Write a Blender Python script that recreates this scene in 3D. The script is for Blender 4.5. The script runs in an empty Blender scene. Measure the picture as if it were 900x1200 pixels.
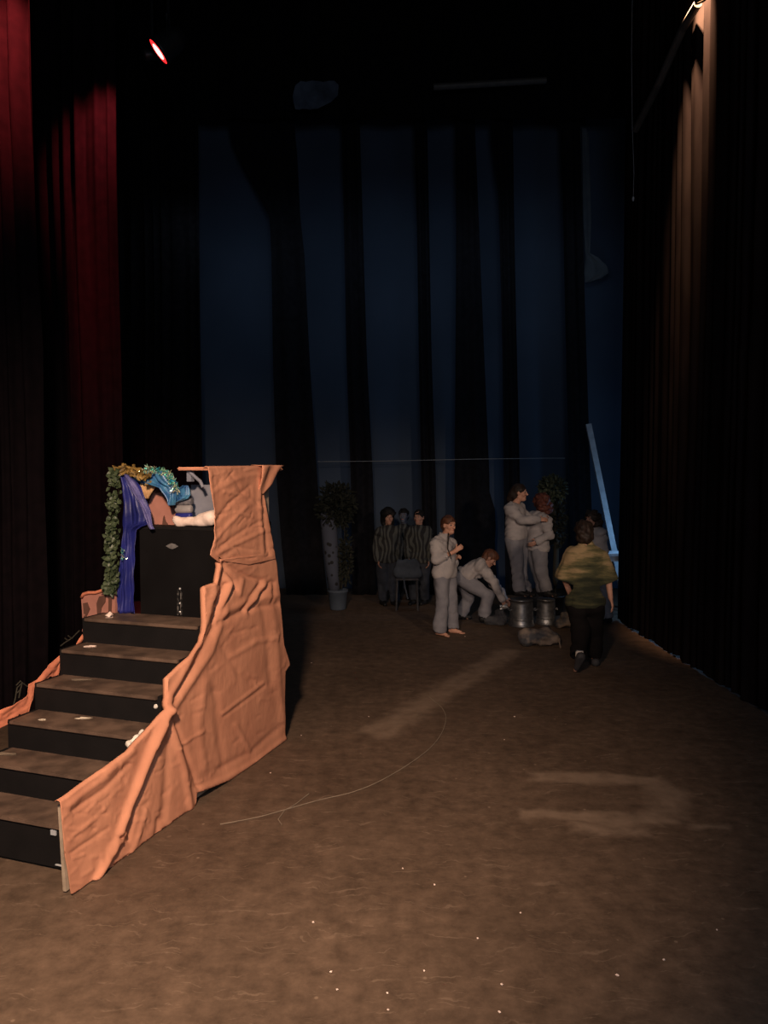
import bpy, bmesh, math, random
import numpy as np
from mathutils import Vector, Matrix
from mathutils import noise as mnoise

random.seed(7)
RNG = np.random.default_rng(11)
SC = bpy.context.scene
COL = SC.collection
V = Vector

# ------------------------------------------------------------------ camera
F_PX = 900.0
CAM = V((0, 0, 2.1))
PITCH = math.atan(45 / 900)
FWD = V((0, math.cos(PITCH), -math.sin(PITCH)))
UPV = V((0, math.sin(PITCH), math.cos(PITCH)))


def ray(px, py):
    return V(((px - 450) / F_PX, 0, 0)) + FWD + UPV * ((600 - py) / F_PX)


def at(px, py, Y):
    d = ray(px, py)
    return CAM + d * (Y / d.y)


def onz(px, py, z=0.0):
    d = ray(px, py)
    return CAM + d * ((z - CAM.z) / d.z)


def onplane(px, py, p0, n):
    d = ray(px, py)
    return CAM + d * ((p0 - CAM).dot(n) / d.dot(n))


cam_data = bpy.data.cameras.new('camera')
cam = bpy.data.objects.new('camera', cam_data)
COL.objects.link(cam)
cam.location = CAM
cam.rotation_euler = (math.pi / 2 - PITCH, 0, 0)
cam_data.sensor_fit = 'VERTICAL'
cam_data.sensor_height = 36
cam_data.lens = 36 * F_PX / 1200
cam_data.clip_start = 0.05
SC.camera = cam

SC.view_settings.view_transform = 'Standard'
SC.view_settings.look = 'None'
SC.view_settings.exposure = 0
SC.view_settings.gamma = 1


# ------------------------------------------------------------------ helpers
def lin(r, g, b):
    def f(c):
        c /= 255
        return c / 12.92 if c <= .04045 else ((c + .055) / 1.055) ** 2.4
    return (f(r), f(g), f(b), 1)


def tag(o, label=None, cat=None, group=None, kind=None):
    if label: o['label'] = label
    if cat: o['category'] = cat
    if group: o['group'] = group
    if kind: o['kind'] = kind
    return o


def empty(name, loc, label=None, cat=None, group=None):
    o = bpy.data.objects.new(name, None)
    o.empty_display_size = .1
    COL.objects.link(o)
    o.location = loc
    return tag(o, label, cat, group)


def link(name, mesh, mat=None, parent=None, smooth=False):
    o = bpy.data.objects.new(name, mesh)
    COL.objects.link(o)
    if mat is not None:
        for m in (mat if isinstance(mat, (list, tuple)) else [mat]):
            mesh.materials.append(m)
    if parent is not None:
        o.parent = parent
    if smooth and len(mesh.polygons):
        mesh.polygons.foreach_set('use_smooth', [True] * len(mesh.polygons))
    mesh.update()
    return o


class MB:
    """collects shapes into one mesh; points are world unless org is given"""
    def __init__(self, org=(0, 0, 0)):
        self.bm = bmesh.new()
        self.o = V(org)

    def add(self, verts, faces, mi=0):
        vs = [self.bm.verts.new(V(v) - self.o) for v in verts]
        for f in faces:
            try:
                fc = self.bm.faces.new([vs[i] for i in f])
                fc.material_index = mi
            except ValueError:
                pass
        return vs

    def hexa(self, b, t, mi=0):
        self.add(list(b) + list(t), [(3, 2, 1, 0), (4, 5, 6, 7), (0, 1, 5, 4), (1, 2, 6, 5), (2, 3, 7, 6), (3, 0, 4, 7)], mi)

    def box(self, c, sx, sy, sz, X=V((1, 0, 0)), Y=V((0, 1, 0)), Z=V((0, 0, 1)), mi=0):
        c = V(c)
        q = [(-1, -1), (1, -1), (1, 1), (-1, 1)]
        b = [c + X * (a * sx / 2) + Y * (d * sy / 2) - Z * (sz / 2) for a, d in q]
        t = [p + Z * sz for p in b]
        self.hexa(b, t, mi)

    def tube(self, pts, r, n=8, mi=0, cap=True):
        pts = [V(p) for p in pts]
        rs = r if isinstance(r, (list, tuple)) else [r] * len(pts)
        rings = []
        ref = V((0, 0, 1))
        for i, p in enumerate(pts):
            t = (pts[min(i + 1, len(pts) - 1)] - pts[max(i - 1, 0)]).normalized()
            a = t.cross(ref)
            if a.length < .05: a = t.cross(V((1, 0, 0)))
            a.normalize()
            b = t.cross(a)
            rings.append([self.bm.verts.new(p + (a * math.cos(k * 2 * math.pi / n) + b * math.sin(k * 2 * math.pi / n)) * rs[i] - self.o) for k in range(n)])
        for i in range(len(rings) - 1):
            for k in range(n):
                f = self.bm.faces.new((rings[i][k], rings[i][(k + 1) % n], rings[i + 1][(k + 1) % n], rings[i + 1][k]))
                f.material_index = mi
        if cap:
            for rg in (rings[0][::-1], rings[-1]):
                f = self.bm.faces.new(rg)
                f.material_index = mi

    def lathe(self, c, prof, n=40, axis=V((0, 0, 1)), mi=0, closed=False):
        c = V(c)
        axis = axis.normalized()
        a = axis.orthogonal().normalized()
        b = axis.cross(a)
        rings = []
        for r, z in prof:
            rings.append([self.bm.verts.new(c + axis * z + (a * math.cos(k * 2 * math.pi / n) + b * math.sin(k * 2 * math.pi / n)) * max(r, 1e-4) - self.o) for k in range(n)])
        for i in range(len(rings) - 1):
            for k in range(n):
                f = self.bm.faces.new((rings[i][k], rings[i][(k + 1) % n], rings[i + 1][(k + 1) % n], rings[i + 1][k]))
                f.material_index = mi

    def grid(self, P, mi=0):
        """P[i][j] points"""
        vs = [[self.bm.verts.new(V(p) - self.o) for p in row] for row in P]
        for i in range(len(vs) - 1):
            for j in range(len(vs[0]) - 1):
                f = self.bm.faces.new((vs[i][j], vs[i][j + 1], vs[i + 1][j + 1], vs[i + 1][j]))
                f.material_index = mi
        return vs

    def build(self, name, mat, parent=None, smooth=False, bevel=0):
        if bevel:
            bmesh.ops.bevel(self.bm, geom=[e for e in self.bm.edges], offset=bevel, segments=2, affect='EDGES', clamp_overlap=True)
        bmesh.ops.recalc_face_normals(self.bm, faces=self.bm.faces)
        me = bpy.data.meshes.new(name)
        self.bm.to_mesh(me)
        self.bm.free()
        return link(name, me, mat, parent, smooth)


# ------------------------------------------------------------------ materials
def mat(name, col, rough=.85, col2=None, scale=8, detail=4, bump=0, bscale=40, bdist=.01, metal=0, spec=.3, stretch=None, emit=None, estr=0, contrast=(.35, .65), sheen=0):
    m = bpy.data.materials.new(name)
    m.use_nodes = True
    nt = m.node_tree
    b = nt.nodes['Principled BSDF']
    b.inputs['Base Color'].default_value = col
    b.inputs['Roughness'].default_value = rough
    b.inputs['Metallic'].default_value = metal
    b.inputs['Specular IOR Level'].default_value = spec
    if sheen:
        b.inputs['Sheen Weight'].default_value = sheen
    if emit:
        b.inputs['Emission Color'].default_value = emit
        b.inputs['Emission Strength'].default_value = estr
    tc = nt.nodes.new('ShaderNodeTexCoord')
    src = tc.outputs['Object']
    if stretch:
        mp = nt.nodes.new('ShaderNodeMapping')
        mp.inputs['Scale'].default_value = stretch
        nt.links.new(src, mp.inputs['Vector'])
        src = mp.outputs['Vector']
    nz = nt.nodes.new('ShaderNodeTexNoise')
    nz.inputs['Scale'].default_value = scale
    nz.inputs['Detail'].default_value = detail
    nt.links.new(src, nz.inputs['Vector'])
    if col2 is None:
        col2 = tuple(c * .8 for c in col[:3]) + (1,)
    rp = nt.nodes.new('ShaderNodeValToRGB')
    rp.color_ramp.elements[0].position = contrast[0]
    rp.color_ramp.elements[1].position = contrast[1]
    rp.color_ramp.elements[0].color = col2
    rp.color_ramp.elements[1].color = col
    nt.links.new(nz.outputs['Fac'], rp.inputs['Fac'])
    nt.links.new(rp.outputs['Color'], b.inputs['Base Color'])
    if bump:
        n2 = nt.nodes.new('ShaderNodeTexNoise')
        n2.inputs['Scale'].default_value = bscale
        n2.inputs['Detail'].default_value = 5
        nt.links.new(src, n2.inputs['Vector'])
        bp = nt.nodes.new('ShaderNodeBump')
        bp.inputs['Strength'].default_value = bump
        bp.inputs['Distance'].default_value = bdist
        nt.links.new(n2.outputs['Fac'], bp.inputs['Height'])
        nt.links.new(bp.outputs['Normal'], b.inputs['Normal'])
    return m


M = {}
M['orange'] = mat('orange cloth', (.70, .32, .195, 1), .92, (.58, .255, .155, 1), 5, 6, .22, 16, bdist=.02, stretch=(1, 1, .55))
M['orange_left'] = mat('orange cloth left', (.72, .25, .14, 1), .9, (.55, .185, .11, 1), 7, 4, .2, 90)
M['tread'] = mat('worn brown tread', (.17, .112, .082, 1), .6, (.075, .050, .038, 1), 7, 8, .15, 60, stretch=(1, 1, 1))
M['black'] = mat('black paint', (.0085, .0075, .008, 1), .8, (.006, .0055, .006, 1), 6, 5, .1, 60, spec=.2)
M['box_black'] = mat('matt black box', (.006, .0055, .006, 1), .8, (.0045, .004, .0045, 1), 6, 4, spec=.12)
M['velour'] = mat('black velour', (.010, .009, .010, 1), 1, (.006, .006, .007, 1), 12, 4, spec=0)
M['velour_band'] = mat('black hanging cloth', (.014, .014, .017, 1), 1, (.01, .01, .012, 1), 12, 4, spec=0)
M['velour_red'] = mat('dark red velour', (.0075, .0052, .0062, 1), 1, (.0055, .0042, .005, 1), 10, 4, spec=0)
M['velour_brown'] = mat('dark side velour', (.020, .015, .014, 1), 1, (.012, .009, .009, 1), 5, 6, spec=0, stretch=(1, 1, .25))
M['cyc'] = mat('grey blue backdrop', (.064, .088, .132, 1), .95, (.052, .072, .108, 1), .8, 6, spec=.05)
M['ceil'] = mat('black ceiling', (.012, .011, .010, 1), 1, spec=0)
M['wood_edge'] = mat('raw timber', (.45, .36, .27, 1), .8, (.3, .24, .18, 1), 14, 5)
M['timber_grey'] = mat('pale timber', (.5, .52, .55, 1), .8, (.38, .4, .43, 1), 10, 5)
M['blue'] = mat('royal blue fabric', (.018, .024, .20, 1), .45, (.009, .013, .11, 1), 6, 4, .2, 30, spec=.5)
M['teal'] = mat('turquoise sheer fabric', (.06, .22, .38, 1), .4, (.03, .10, .28, 1), 14, 4, .2, 40, spec=.6)
M['pink'] = mat('pink brown paint', (.44, .20, .155, 1), .9, (.35, .155, .12, 1), 9, 4, contrast=(.3, .7))
M['greyboard'] = mat('grey blue board', (.24, .25, .30, 1), .85, (.18, .19, .24, 1), 10, 4)
M['white_cloth'] = mat('cream cloth', (.92, .76, .68, 1), .9, (.75, .58, .5, 1), 14, 4, .3, 40)
M['paper'] = mat('white paper', (.85, .76, .62, 1), .8, (.7, .6, .48, 1), 20, 3)
M['ivy'] = mat('ivy leaf', (.075, .10, .05, 1), .5, (.028, .045, .02, 1), 25, 3, spec=.5)
M['gold'] = mat('gold leaf', (.35, .22, .06, 1), .4, (.12, .08, .03, 1), 30, 3, spec=.6)
M['steel'] = mat('galvanised steel', (.36, .36, .36, 1), .42, (.22, .22, .23, 1), 18, 5, .1, 40, metal=.85)
M['chrome'] = mat('metal strip', (.5, .48, .46, 1), .35, (.08, .08, .08, 1), 40, 2, metal=.8, contrast=(.45, .55))
M['roll'] = mat('grey striped roll', (.20, .19, .20, 1), .6, (.08, .08, .10, 1), 30, 3)
M['plate'] = mat('grey oval plate', (.16, .155, .155, 1), .5, (.11, .105, .105, 1), 40, 2)
M['can'] = mat('black lamp housing', (.012, .012, .014, 1), .5, spec=.4)
M['redlens'] = mat('red gel lens', (.9, .02, .02, 1), .4, emit=(1, .022, .025, 1), estr=2.2)
M['redlens_core'] = mat('hot red lens core', (1, .5, .4, 1), .4, emit=(1, .42, .36, 1), estr=3)
M['warmlens'] = mat('warm lamp lens', (1, .6, .3, 1), .4, emit=(1, .5, .2, 1), estr=1.0)
M['pipe'] = mat('dull pipe', (.12, .11, .10, 1), .6, metal=.3)
M['sweats'] = mat('light grey sweat fabric', (.44, .40, .395, 1), .95, (.34, .315, .32, 1), 9, 5, .3, 50)
M['sweats_blue'] = mat('grey blue sweat fabric', (.24, .235, .26, 1), .95, (.19, .188, .215, 1), 9, 5, .3, 50)
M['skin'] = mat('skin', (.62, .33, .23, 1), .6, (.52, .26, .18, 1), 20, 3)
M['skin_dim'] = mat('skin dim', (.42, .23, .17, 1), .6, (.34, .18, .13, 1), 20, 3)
M['lip'] = mat('lips', (.45, .14, .11, 1), .5)
M['eye'] = mat('eye', (.035, .025, .022, 1), .3, (.3, .27, .25, 1), 60, 1)
M['hair_auburn'] = mat('auburn hair', (.13, .05, .025, 1), .6, (.05, .02, .012, 1), 40, 4, .4, 80, stretch=(1, 1, .3))
M['hair_red'] = mat('red brown hair', (.15, .045, .028, 1), .6, (.06, .018, .012, 1), 40, 4, .4, 80)
M['hair_dark'] = mat('dark brown hair', (.035, .02, .014, 1), .6, (.014, .009, .007, 1), 40, 4, .4, 80, stretch=(1, 1, .3))
M['hair_black'] = mat('black hair', (.012, .011, .011, 1), .6, spec=.1)
M['blacktrouser'] = mat('black trousers', (.011, .009, .009, 1), .95, spec=.1)
M['shoe_dark'] = mat('dark shoe', (.05, .048, .052, 1), .7)
M['shoe_black'] = mat('black shoe', (.012, .012, .013, 1), .6)
M['sock'] = mat('white sock', (.7, .62, .55, 1), .9)
M['strap'] = mat('dark strap', (.03, .022, .02, 1), .8)
M['bag'] = mat('grey crumpled bag', (.20, .155, .125, 1), .7, (.055, .055, .062, 1), 5, 3, .3, 30, contrast=(.42, .55))
M['bundle'] = mat('dark grey bundle', (.075, .075, .08, 1), .9, (.04, .04, .048, 1), 10, 3)
M['silver'] = mat('silvery foil', (.75, .75, .75, 1), .3, (.4, .4, .4, 1), 40, 3, metal=.6)
M['birch'] = mat('white birch trunk', (.34, .335, .36, 1), .9, (.30, .295, .32, 1), 6, 4)
M['pot'] = mat('pale plastic pot', (.072, .092, .125, 1), .7, (.06, .078, .105, 1), 6, 3)  # pot colour darkened and cooled to match dim light upstage
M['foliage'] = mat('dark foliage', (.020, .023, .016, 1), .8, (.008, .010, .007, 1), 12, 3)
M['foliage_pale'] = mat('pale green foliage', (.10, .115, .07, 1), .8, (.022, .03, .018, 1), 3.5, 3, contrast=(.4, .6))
M['bark'] = mat('dark trunk', (.04, .036, .026, 1), .9)
M['pale_bottoms'] = mat('pale grey skirt cloth', (.07, .085, .11, 1), .9, (.05, .062, .082, 1), 10, 3)  # pale cloth darkened to stand for the dim back of the stage
M['pale_face'] = mat('pale face', (.10, .11, .15, 1), .8)  # pale skin darkened, the dimness upstage is in the colour
M['denim'] = mat('dark blue trousers', (.035, .04, .055, 1), .9, (.022, .027, .038, 1), 12, 3)
M['ledge'] = mat('white painted ledge', (.8, .84, .9, 1), .6)
M['string'] = mat('pale string', (.25, .195, .145, 1), .9)
M['cable'] = mat('thin pale wire', (.24, .25, .26, 1), .7)
M['palecloth'] = mat('pale hanging cloth', (.13, .145, .16, 1), .95, (.10, .115, .135, 1), 4, 4)
M['bluepatch'] = mat('dull blue cloth', (.11, .14, .20, 1), .95, (.05, .065, .09, 1), 4, 3)


def dots_mat(base, dark, scale=9):
    m = mat('birch with dark knots', base, .9)
    nt = m.node_tree
    b = nt.nodes['Principled BSDF']
    tc = nt.nodes.new('ShaderNodeTexCoord')
    vo = nt.nodes.new('ShaderNodeTexVoronoi')
    vo.inputs['Scale'].default_value = scale
    nt.links.new(tc.outputs['Object'], vo.inputs['Vector'])
    rp = nt.nodes.new('ShaderNodeValToRGB')
    rp.color_ramp.elements[0].position = .22
    rp.color_ramp.elements[1].position = .27
    rp.color_ramp.elements[0].color = dark
    rp.color_ramp.elements[1].color = base
    nt.links.new(vo.outputs['Distance'], rp.inputs['Fac'])
    nt.links.new(rp.outputs['Color'], b.inputs['Base Color'])
    return m


M['birch'] = dots_mat((.070, .080, .112, 1), (.02, .02, .022, 1), 9)  # white trunk coloured dark and bluish for the dim, cool light upstage


def zebra_mat():
    m = bpy.data.materials.new('black and white striped cloth')
    m.use_nodes = True
    nt = m.node_tree
    b = nt.nodes['Principled BSDF']
    b.inputs['Roughness'].default_value = .9
    tc = nt.nodes.new('ShaderNodeTexCoord')
    mp = nt.nodes.new('ShaderNodeMapping')
    mp.inputs['Scale'].default_value = (1, .4, .6)
    w = nt.nodes.new('ShaderNodeTexWave')
    w.inputs['Scale'].default_value = 4.6
    w.inputs['Distortion'].default_value = 11
    w.inputs['Detail'].default_value = 1
    w.inputs['Detail Scale'].default_value = 1.1
    rp = nt.nodes.new('ShaderNodeValToRGB')
    rp.color_ramp.elements[0].position = .5
    rp.color_ramp.elements[1].position = .6
    rp.color_ramp.elements[0].color = (.012, .012, .013, 1)
    rp.color_ramp.elements[1].color = (.060, .064, .060, 1)  # white stripes darkened, dim light upstage is put into the colour
    nt.links.new(tc.outputs['Object'], mp.inputs['Vector'])
    nt.links.new(mp.outputs['Vector'], w.inputs['Vector'])
    nt.links.new(w.outputs['Fac'], rp.inputs['Fac'])
    nt.links.new(rp.outputs['Color'], b.inputs['Base Color'])
    return m


M['zebra'] = zebra_mat()


def poncho_mat():
    """olive and yellow knitted top: shoulders lightened to gold like light from above, dark green bands below"""
    m = bpy.data.materials.new('olive and yellow knit')
    m.use_nodes = True
    nt = m.node_tree
    b = nt.nodes['Principled BSDF']
    b.inputs['Roughness'].default_value = .95
    tc = nt.nodes.new('ShaderNodeTexCoord')
    mp = nt.nodes.new('ShaderNodeMapping')
    mp.inputs['Scale'].default_value = (3.2, 3.2, 15)
    nz = nt.nodes.new('ShaderNodeTexNoise')
    nz.inputs['Scale'].default_value = 1
    nz.inputs['Detail'].default_value = 5
    nz.inputs['Roughness'].default_value = .6
    sx = nt.nodes.new('ShaderNodeSeparateXYZ')
    nt.links.new(tc.outputs['Object'], mp.inputs['Vector'])
    nt.links.new(mp.outputs['Vector'], nz.inputs['Vector'])
    nt.links.new(tc.outputs['Object'], sx.inputs['Vector'])
    mr = nt.nodes.new('ShaderNodeMapRange')  # height gradient paints the glow of overhead light onto the shoulders
    mr.inputs['From Min'].default_value = .95
    mr.inputs['From Max'].default_value = 1.30
    mr.inputs['To Min'].default_value = -.13
    mr.inputs['To Max'].default_value = .16
    nt.links.new(sx.outputs['Z'], mr.inputs['Value'])
    ab = nt.nodes.new('ShaderNodeMath'); ab.operation = 'ABSOLUTE'
    nt.links.new(sx.outputs['X'], ab.inputs[0])
    ml = nt.nodes.new('ShaderNodeMath'); ml.operation = 'MULTIPLY_ADD'
    ml.inputs[1].default_value = .55
    nt.links.new(ab.outputs[0], ml.inputs[0])
    nt.links.new(mr.outputs['Result'], ml.inputs[2])
    ad = nt.nodes.new('ShaderNodeMath'); ad.operation = 'ADD'
    nt.links.new(nz.outputs['Fac'], ad.inputs[0])
    nt.links.new(ml.outputs[0], ad.inputs[1])
    rp = nt.nodes.new('ShaderNodeValToRGB')
    e = rp.color_ramp.elements
    e[0].position = .36; e[0].color = (.016, .019, .009, 1)
    e[1].position = .76; e[1].color = (.31, .215, .11, 1)
    k = e.new(.50); k.color = (.05, .05, .022, 1)
    k = e.new(.62); k.color = (.125, .105, .045, 1)
    nt.links.new(ad.outputs[0], rp.inputs['Fac'])
    nt.links.new(rp.outputs['Color'], b.inputs['Base Color'])
    return m


M['poncho'] = poncho_mat()


def tinsel_mat():
    m = bpy.data.materials.new('iridescent tinsel')
    m.use_nodes = True
    nt = m.node_tree
    b = nt.nodes['Principled BSDF']
    b.inputs['Roughness'].default_value = .15
    b.inputs['Metallic'].default_value = .6
    tc = nt.nodes.new('ShaderNodeTexCoord')
    nz = nt.nodes.new('ShaderNodeTexNoise')
    nz.inputs['Scale'].default_value = 26
    rp = nt.nodes.new('ShaderNodeValToRGB')
    e = rp.color_ramp.elements
    e[0].position = .35; e[0].color = (.04, .4, .65, 1)
    e[1].position = .68; e[1].color = (.95, .85, .4, 1)
    k = e.new(.47); k.color = (.2, .75, .5, 1)
    k = e.new(.56); k.color = (.9, .95, .8, 1)
    nt.links.new(tc.outputs['Object'], nz.inputs['Vector'])
    nt.links.new(nz.outputs['Fac'], rp.inputs['Fac'])
    nt.links.new(rp.outputs['Color'], b.inputs['Base Color'])
    return m


M['tinsel'] = tinsel_mat()


# ------------------------------------------------------------------ floor material with worn marks
def floor_mat():
    m = bpy.data.materials.new('scuffed stage floor')
    m.use_nodes = True
    nt = m.node_tree
    L = nt.links
    b = nt.nodes['Principled BSDF']

    def N(t, **k):
        n = nt.nodes.new(t)
        for a, v in k.items():
            setattr(n, a, v)
        return n

    def math_(op, a, c=None, clamp=False):
        n = N('ShaderNodeMath', operation=op)
        n.use_clamp = clamp
        for i, v in enumerate((a, c)):
            if v is None: continue
            if isinstance(v, (int, float)): n.inputs[i].default_value = v
            else: L.new(v, n.inputs[i])
        return n.outputs[0]

    tc = N('ShaderNodeTexCoord')
    obj = tc.outputs['Object']

    def noise(scale, detail=6, rough=.55, vec=None, stretch=None, rot=0):
        v = vec or obj
        if stretch:
            mp = N('ShaderNodeMapping')
            mp.inputs['Scale'].default_value = stretch
            mp.inputs['Rotation'].default_value = (0, 0, rot)
            L.new(v, mp.inputs['Vector'])
            v = mp.outputs['Vector']
        n = N('ShaderNodeTexNoise')
        n.inputs['Scale'].default_value = scale
        n.inputs['Detail'].default_value = detail
        n.inputs['Roughness'].default_value = rough
        L.new(v, n.inputs['Vector'])
        return n.outputs['Fac']

    # wobble for worn edges
    wob = N('ShaderNodeTexNoise')
    wob.inputs['Scale'].default_value = 5
    wob.inputs['Detail'].default_value = 5
    L.new(obj, wob.inputs['Vector'])
    vs = N('ShaderNodeVectorMath', operation='SUBTRACT')
    L.new(wob.outputs['Color'], vs.inputs[0]); vs.inputs[1].default_value = (.5, .5, .5)
    vm = N('ShaderNodeVectorMath', operation='SCALE')
    L.new(vs.outputs[0], vm.inputs[0]); vm.inputs['Scale'].default_value = .22
    va = N('ShaderNodeVectorMath', operation='ADD')
    L.new(obj, va.inputs[0]); L.new(vm.outputs[0], va.inputs[1])
    wv = va.outputs[0]

    def bar(p, q, w, soft=.05):
        """worn stripe from p to q on the floor, half width w"""
        p = V(p[:2]); q = V(q[:2])
        c = (p + q) / 2
        d = q - p
        ang = math.atan2(d.y, d.x)
        s1 = N('ShaderNodeVectorMath', operation='SUBTRACT')
        L.new(wv, s1.inputs[0]); s1.inputs[1].default_value = (c.x, c.y, 0)
        rt = N('ShaderNodeVectorRotate', rotation_type='Z_AXIS')
        L.new(s1.outputs[0], rt.inputs['Vector']); rt.inputs['Angle'].default_value = -ang
        sp = N('ShaderNodeSeparateXYZ')
        L.new(rt.outputs[0], sp.inputs[0])
        dx = math_('SUBTRACT', math_('ABSOLUTE', sp.outputs['X']), d.length / 2)
        dy = math_('SUBTRACT', math_('ABSOLUTE', sp.outputs['Y']), w)
        mx = math_('MAXIMUM', dx, dy)
        mr = N('ShaderNodeMapRange')
        mr.inputs['From Min'].default_value = soft
        mr.inputs['From Max'].default_value = -soft
        L.new(mx, mr.inputs['Value'])
        return mr.outputs['Result']

    def fl(px, py): return onz(px, py, 0)
    marks = None
    for p, q, w, s in [
        (fl(437, 862), fl(600, 762), .14, .07),                       # long faded stripe
        (fl(622, 909), fl(775, 915), .085, .035),                     # far arm of the U
        (fl(610, 953), fl(775, 962), .075, .035),                     # near arm of the U
        (fl(668, 970), fl(745, 973), .075, .05),
        (fl(757, 912), fl(788, 928), .09, .05), (fl(782, 922), fl(784, 955), .10, .06),
        (fl(705, 967), fl(785, 956), .085, .05),                       # closed end of the U
        (fl(812, 968), fl(850, 972), .03, .03),
        (fl(700, 978), fl(760, 976), .04, .04),
    ]:
        v = bar(p, q, w, s)
        marks = v if marks is None else math_('MAXIMUM', marks, v)
    patch = noise(7, 5, .6)
    pm = N('ShaderNodeMapRange')
    pm.inputs['From Min'].default_value = .3; pm.inputs['From Max'].default_value = .65
    pm.inputs['To Min'].default_value = .45
    L.new(patch, pm.inputs['Value'])
    marks = math_('MULTIPLY', marks, pm.outputs['Result'])

    # base mottling
    n1 = noise(1.1, 8, .6)
    rp = N('ShaderNodeValToRGB')
    e = rp.color_ramp.elements
    e[0].position = .3; e[0].color = (.100, .066, .045, 1)
    e[1].position = .72; e[1].color = (.150, .100, .069, 1)
    L.new(n1, rp.inputs['Fac'])
    n2 = noise(9, 10, .7)
    r2 = N('ShaderNodeValToRGB')
    e = r2.color_ramp.elements
    e[0].position = .3; e[0].color = (.55, .55, .55, 1)
    e[1].position = .75; e[1].color = (1.35, 1.35, 1.35, 1)
    L.new(n2, r2.inputs['Fac'])
    mul = N('ShaderNodeMix', data_type='RGBA', blend_type='MULTIPLY')
    mul.inputs['Factor'].default_value = 1
    L.new(rp.outputs['Color'], mul.inputs['A']); L.new(r2.outputs['Color'], mul.inputs['B'])
    # fine scratches in three directions
    scr = None
    for sc, rot, th in ((3.0, .5, .62), (2.4, -.9, .64), (3.4, 1.6, .64), (6.0, .15, .63)):
        v = noise(sc, 5, .6, vec=wv, stretch=(1, 9, 1), rot=rot)
        mr = N('ShaderNodeMapRange')
        mr.inputs['From Min'].default_value = th; mr.inputs['From Max'].default_value = th + .06
        L.new(v, mr.inputs['Value'])
        scr = mr.outputs['Result'] if scr is None else math_('MAXIMUM', scr, mr.outputs['Result'])
    # dust specks
    vo = N('ShaderNodeTexVoronoi')
    vo.inputs['Scale'].default_value = 5
    L.new(obj, vo.inputs['Vector'])
    mr = N('ShaderNodeMapRange')
    mr.inputs['From Min'].default_value = .055; mr.inputs['From Max'].default_value = .03
    L.new(vo.outputs['Distance'], mr.inputs['Value'])
    spk = math_('MULTIPLY', mr.outputs['Result'], .5)
    light = math_('MAXIMUM', math_('MULTIPLY', marks, .75), math_('MAXIMUM', math_('MULTIPLY', scr, .28), spk), clamp=True)
    mix = N('ShaderNodeMix', data_type='RGBA')
    L.new(light, mix.inputs['Factor'])
    L.new(mul.outputs['Result'], mix.inputs['A'])
    mix.inputs['B'].default_value = (.30, .215, .155, 1)
    L.new(mix.outputs['Result'], b.inputs['Base Color'])
    b.inputs['Specular IOR Level'].default_value = .25
    rr = N('ShaderNodeMapRange')
    rr.inputs['To Min'].default_value = .55; rr.inputs['To Max'].default_value = .8
    L.new(n2, rr.inputs['Value'])
    L.new(rr.outputs['Result'], b.inputs['Roughness'])
    bp = N('ShaderNodeBump')
    bp.inputs['Strength'].default_value = .12
    bp.inputs['Distance'].default_value = .006
    L.new(n2, bp.inputs['Height'])
    L.new(bp.outputs['Normal'], b.inputs['Normal'])
    return m


# ------------------------------------------------------------------ room shell
def slab(name, c, sx, sy, sz, m):
    mb = MB()
    mb.box(c, sx, sy, sz)
    return tag(mb.build(name, m), kind='structure')


slab('floor', (0, 6, -.05), 15, 19, .1, floor_mat())
slab('ceiling', (0, 6, 10.6), 15, 19, .2, M['ceil'])
slab('wall_left', (-7.4, 6, 5.25), .2, 18.6, 10.5, M['ceil'])
slab('wall_right', (7.4, 6, 5.25), .2, 18.6, 10.5, M['ceil'])
slab('wall_back', (0, 15.4, 5.25), 14.6, .2, 10.5, M['ceil'])


# ------------------------------------------------------------------ curtains
def pleated(name, p, q, z0, z1, amp, wave, m, seed, label, cat, group=None, flare=0.0, nz=10, hem=0.02):
    rs = random.Random(seed)
    p = V((p[0], p[1], 0)); q = V((q[0], q[1], 0))
    L = (q - p).length
    d = (q - p) / L
    n = V((-d.y, d.x, 0))
    nx = int(L / wave * 10)
    ph = [rs.uniform(0, 6.28) for _ in range(6)]
    P = []
    for j in range(nz + 1):
        z = z0 + (z1 - z0) * j / nz
        row = []
        for i in range(nx + 1):
            s = L * i / nx
            s2 = s + .25 * wave * math.sin(s * 1.7 / wave + ph[0]) + .03 * math.sin(z * .9 + ph[1] + s)
            a = amp * (.65 + .35 * math.sin(s * .9 / wave + ph[2]))
            off = a * math.sin(2 * math.pi * s2 / wave) + .35 * a * math.sin(4.4 * math.pi * s2 / wave + ph[3] + z * .15)
            zz = z + (hem * math.sin(s * 9 + ph[4]) if j == 0 else 0)
            row.append(p + d * s + n * off + V((0, 0, max(zz, .005))))
        P.append(row)
    mb = MB((p.x, p.y, 0))
    mb.grid(P)
    o = mb.build(name, m, smooth=True)
    o.location = (p.x, p.y, 0)
    return tag(o, label, cat, group)


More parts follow.
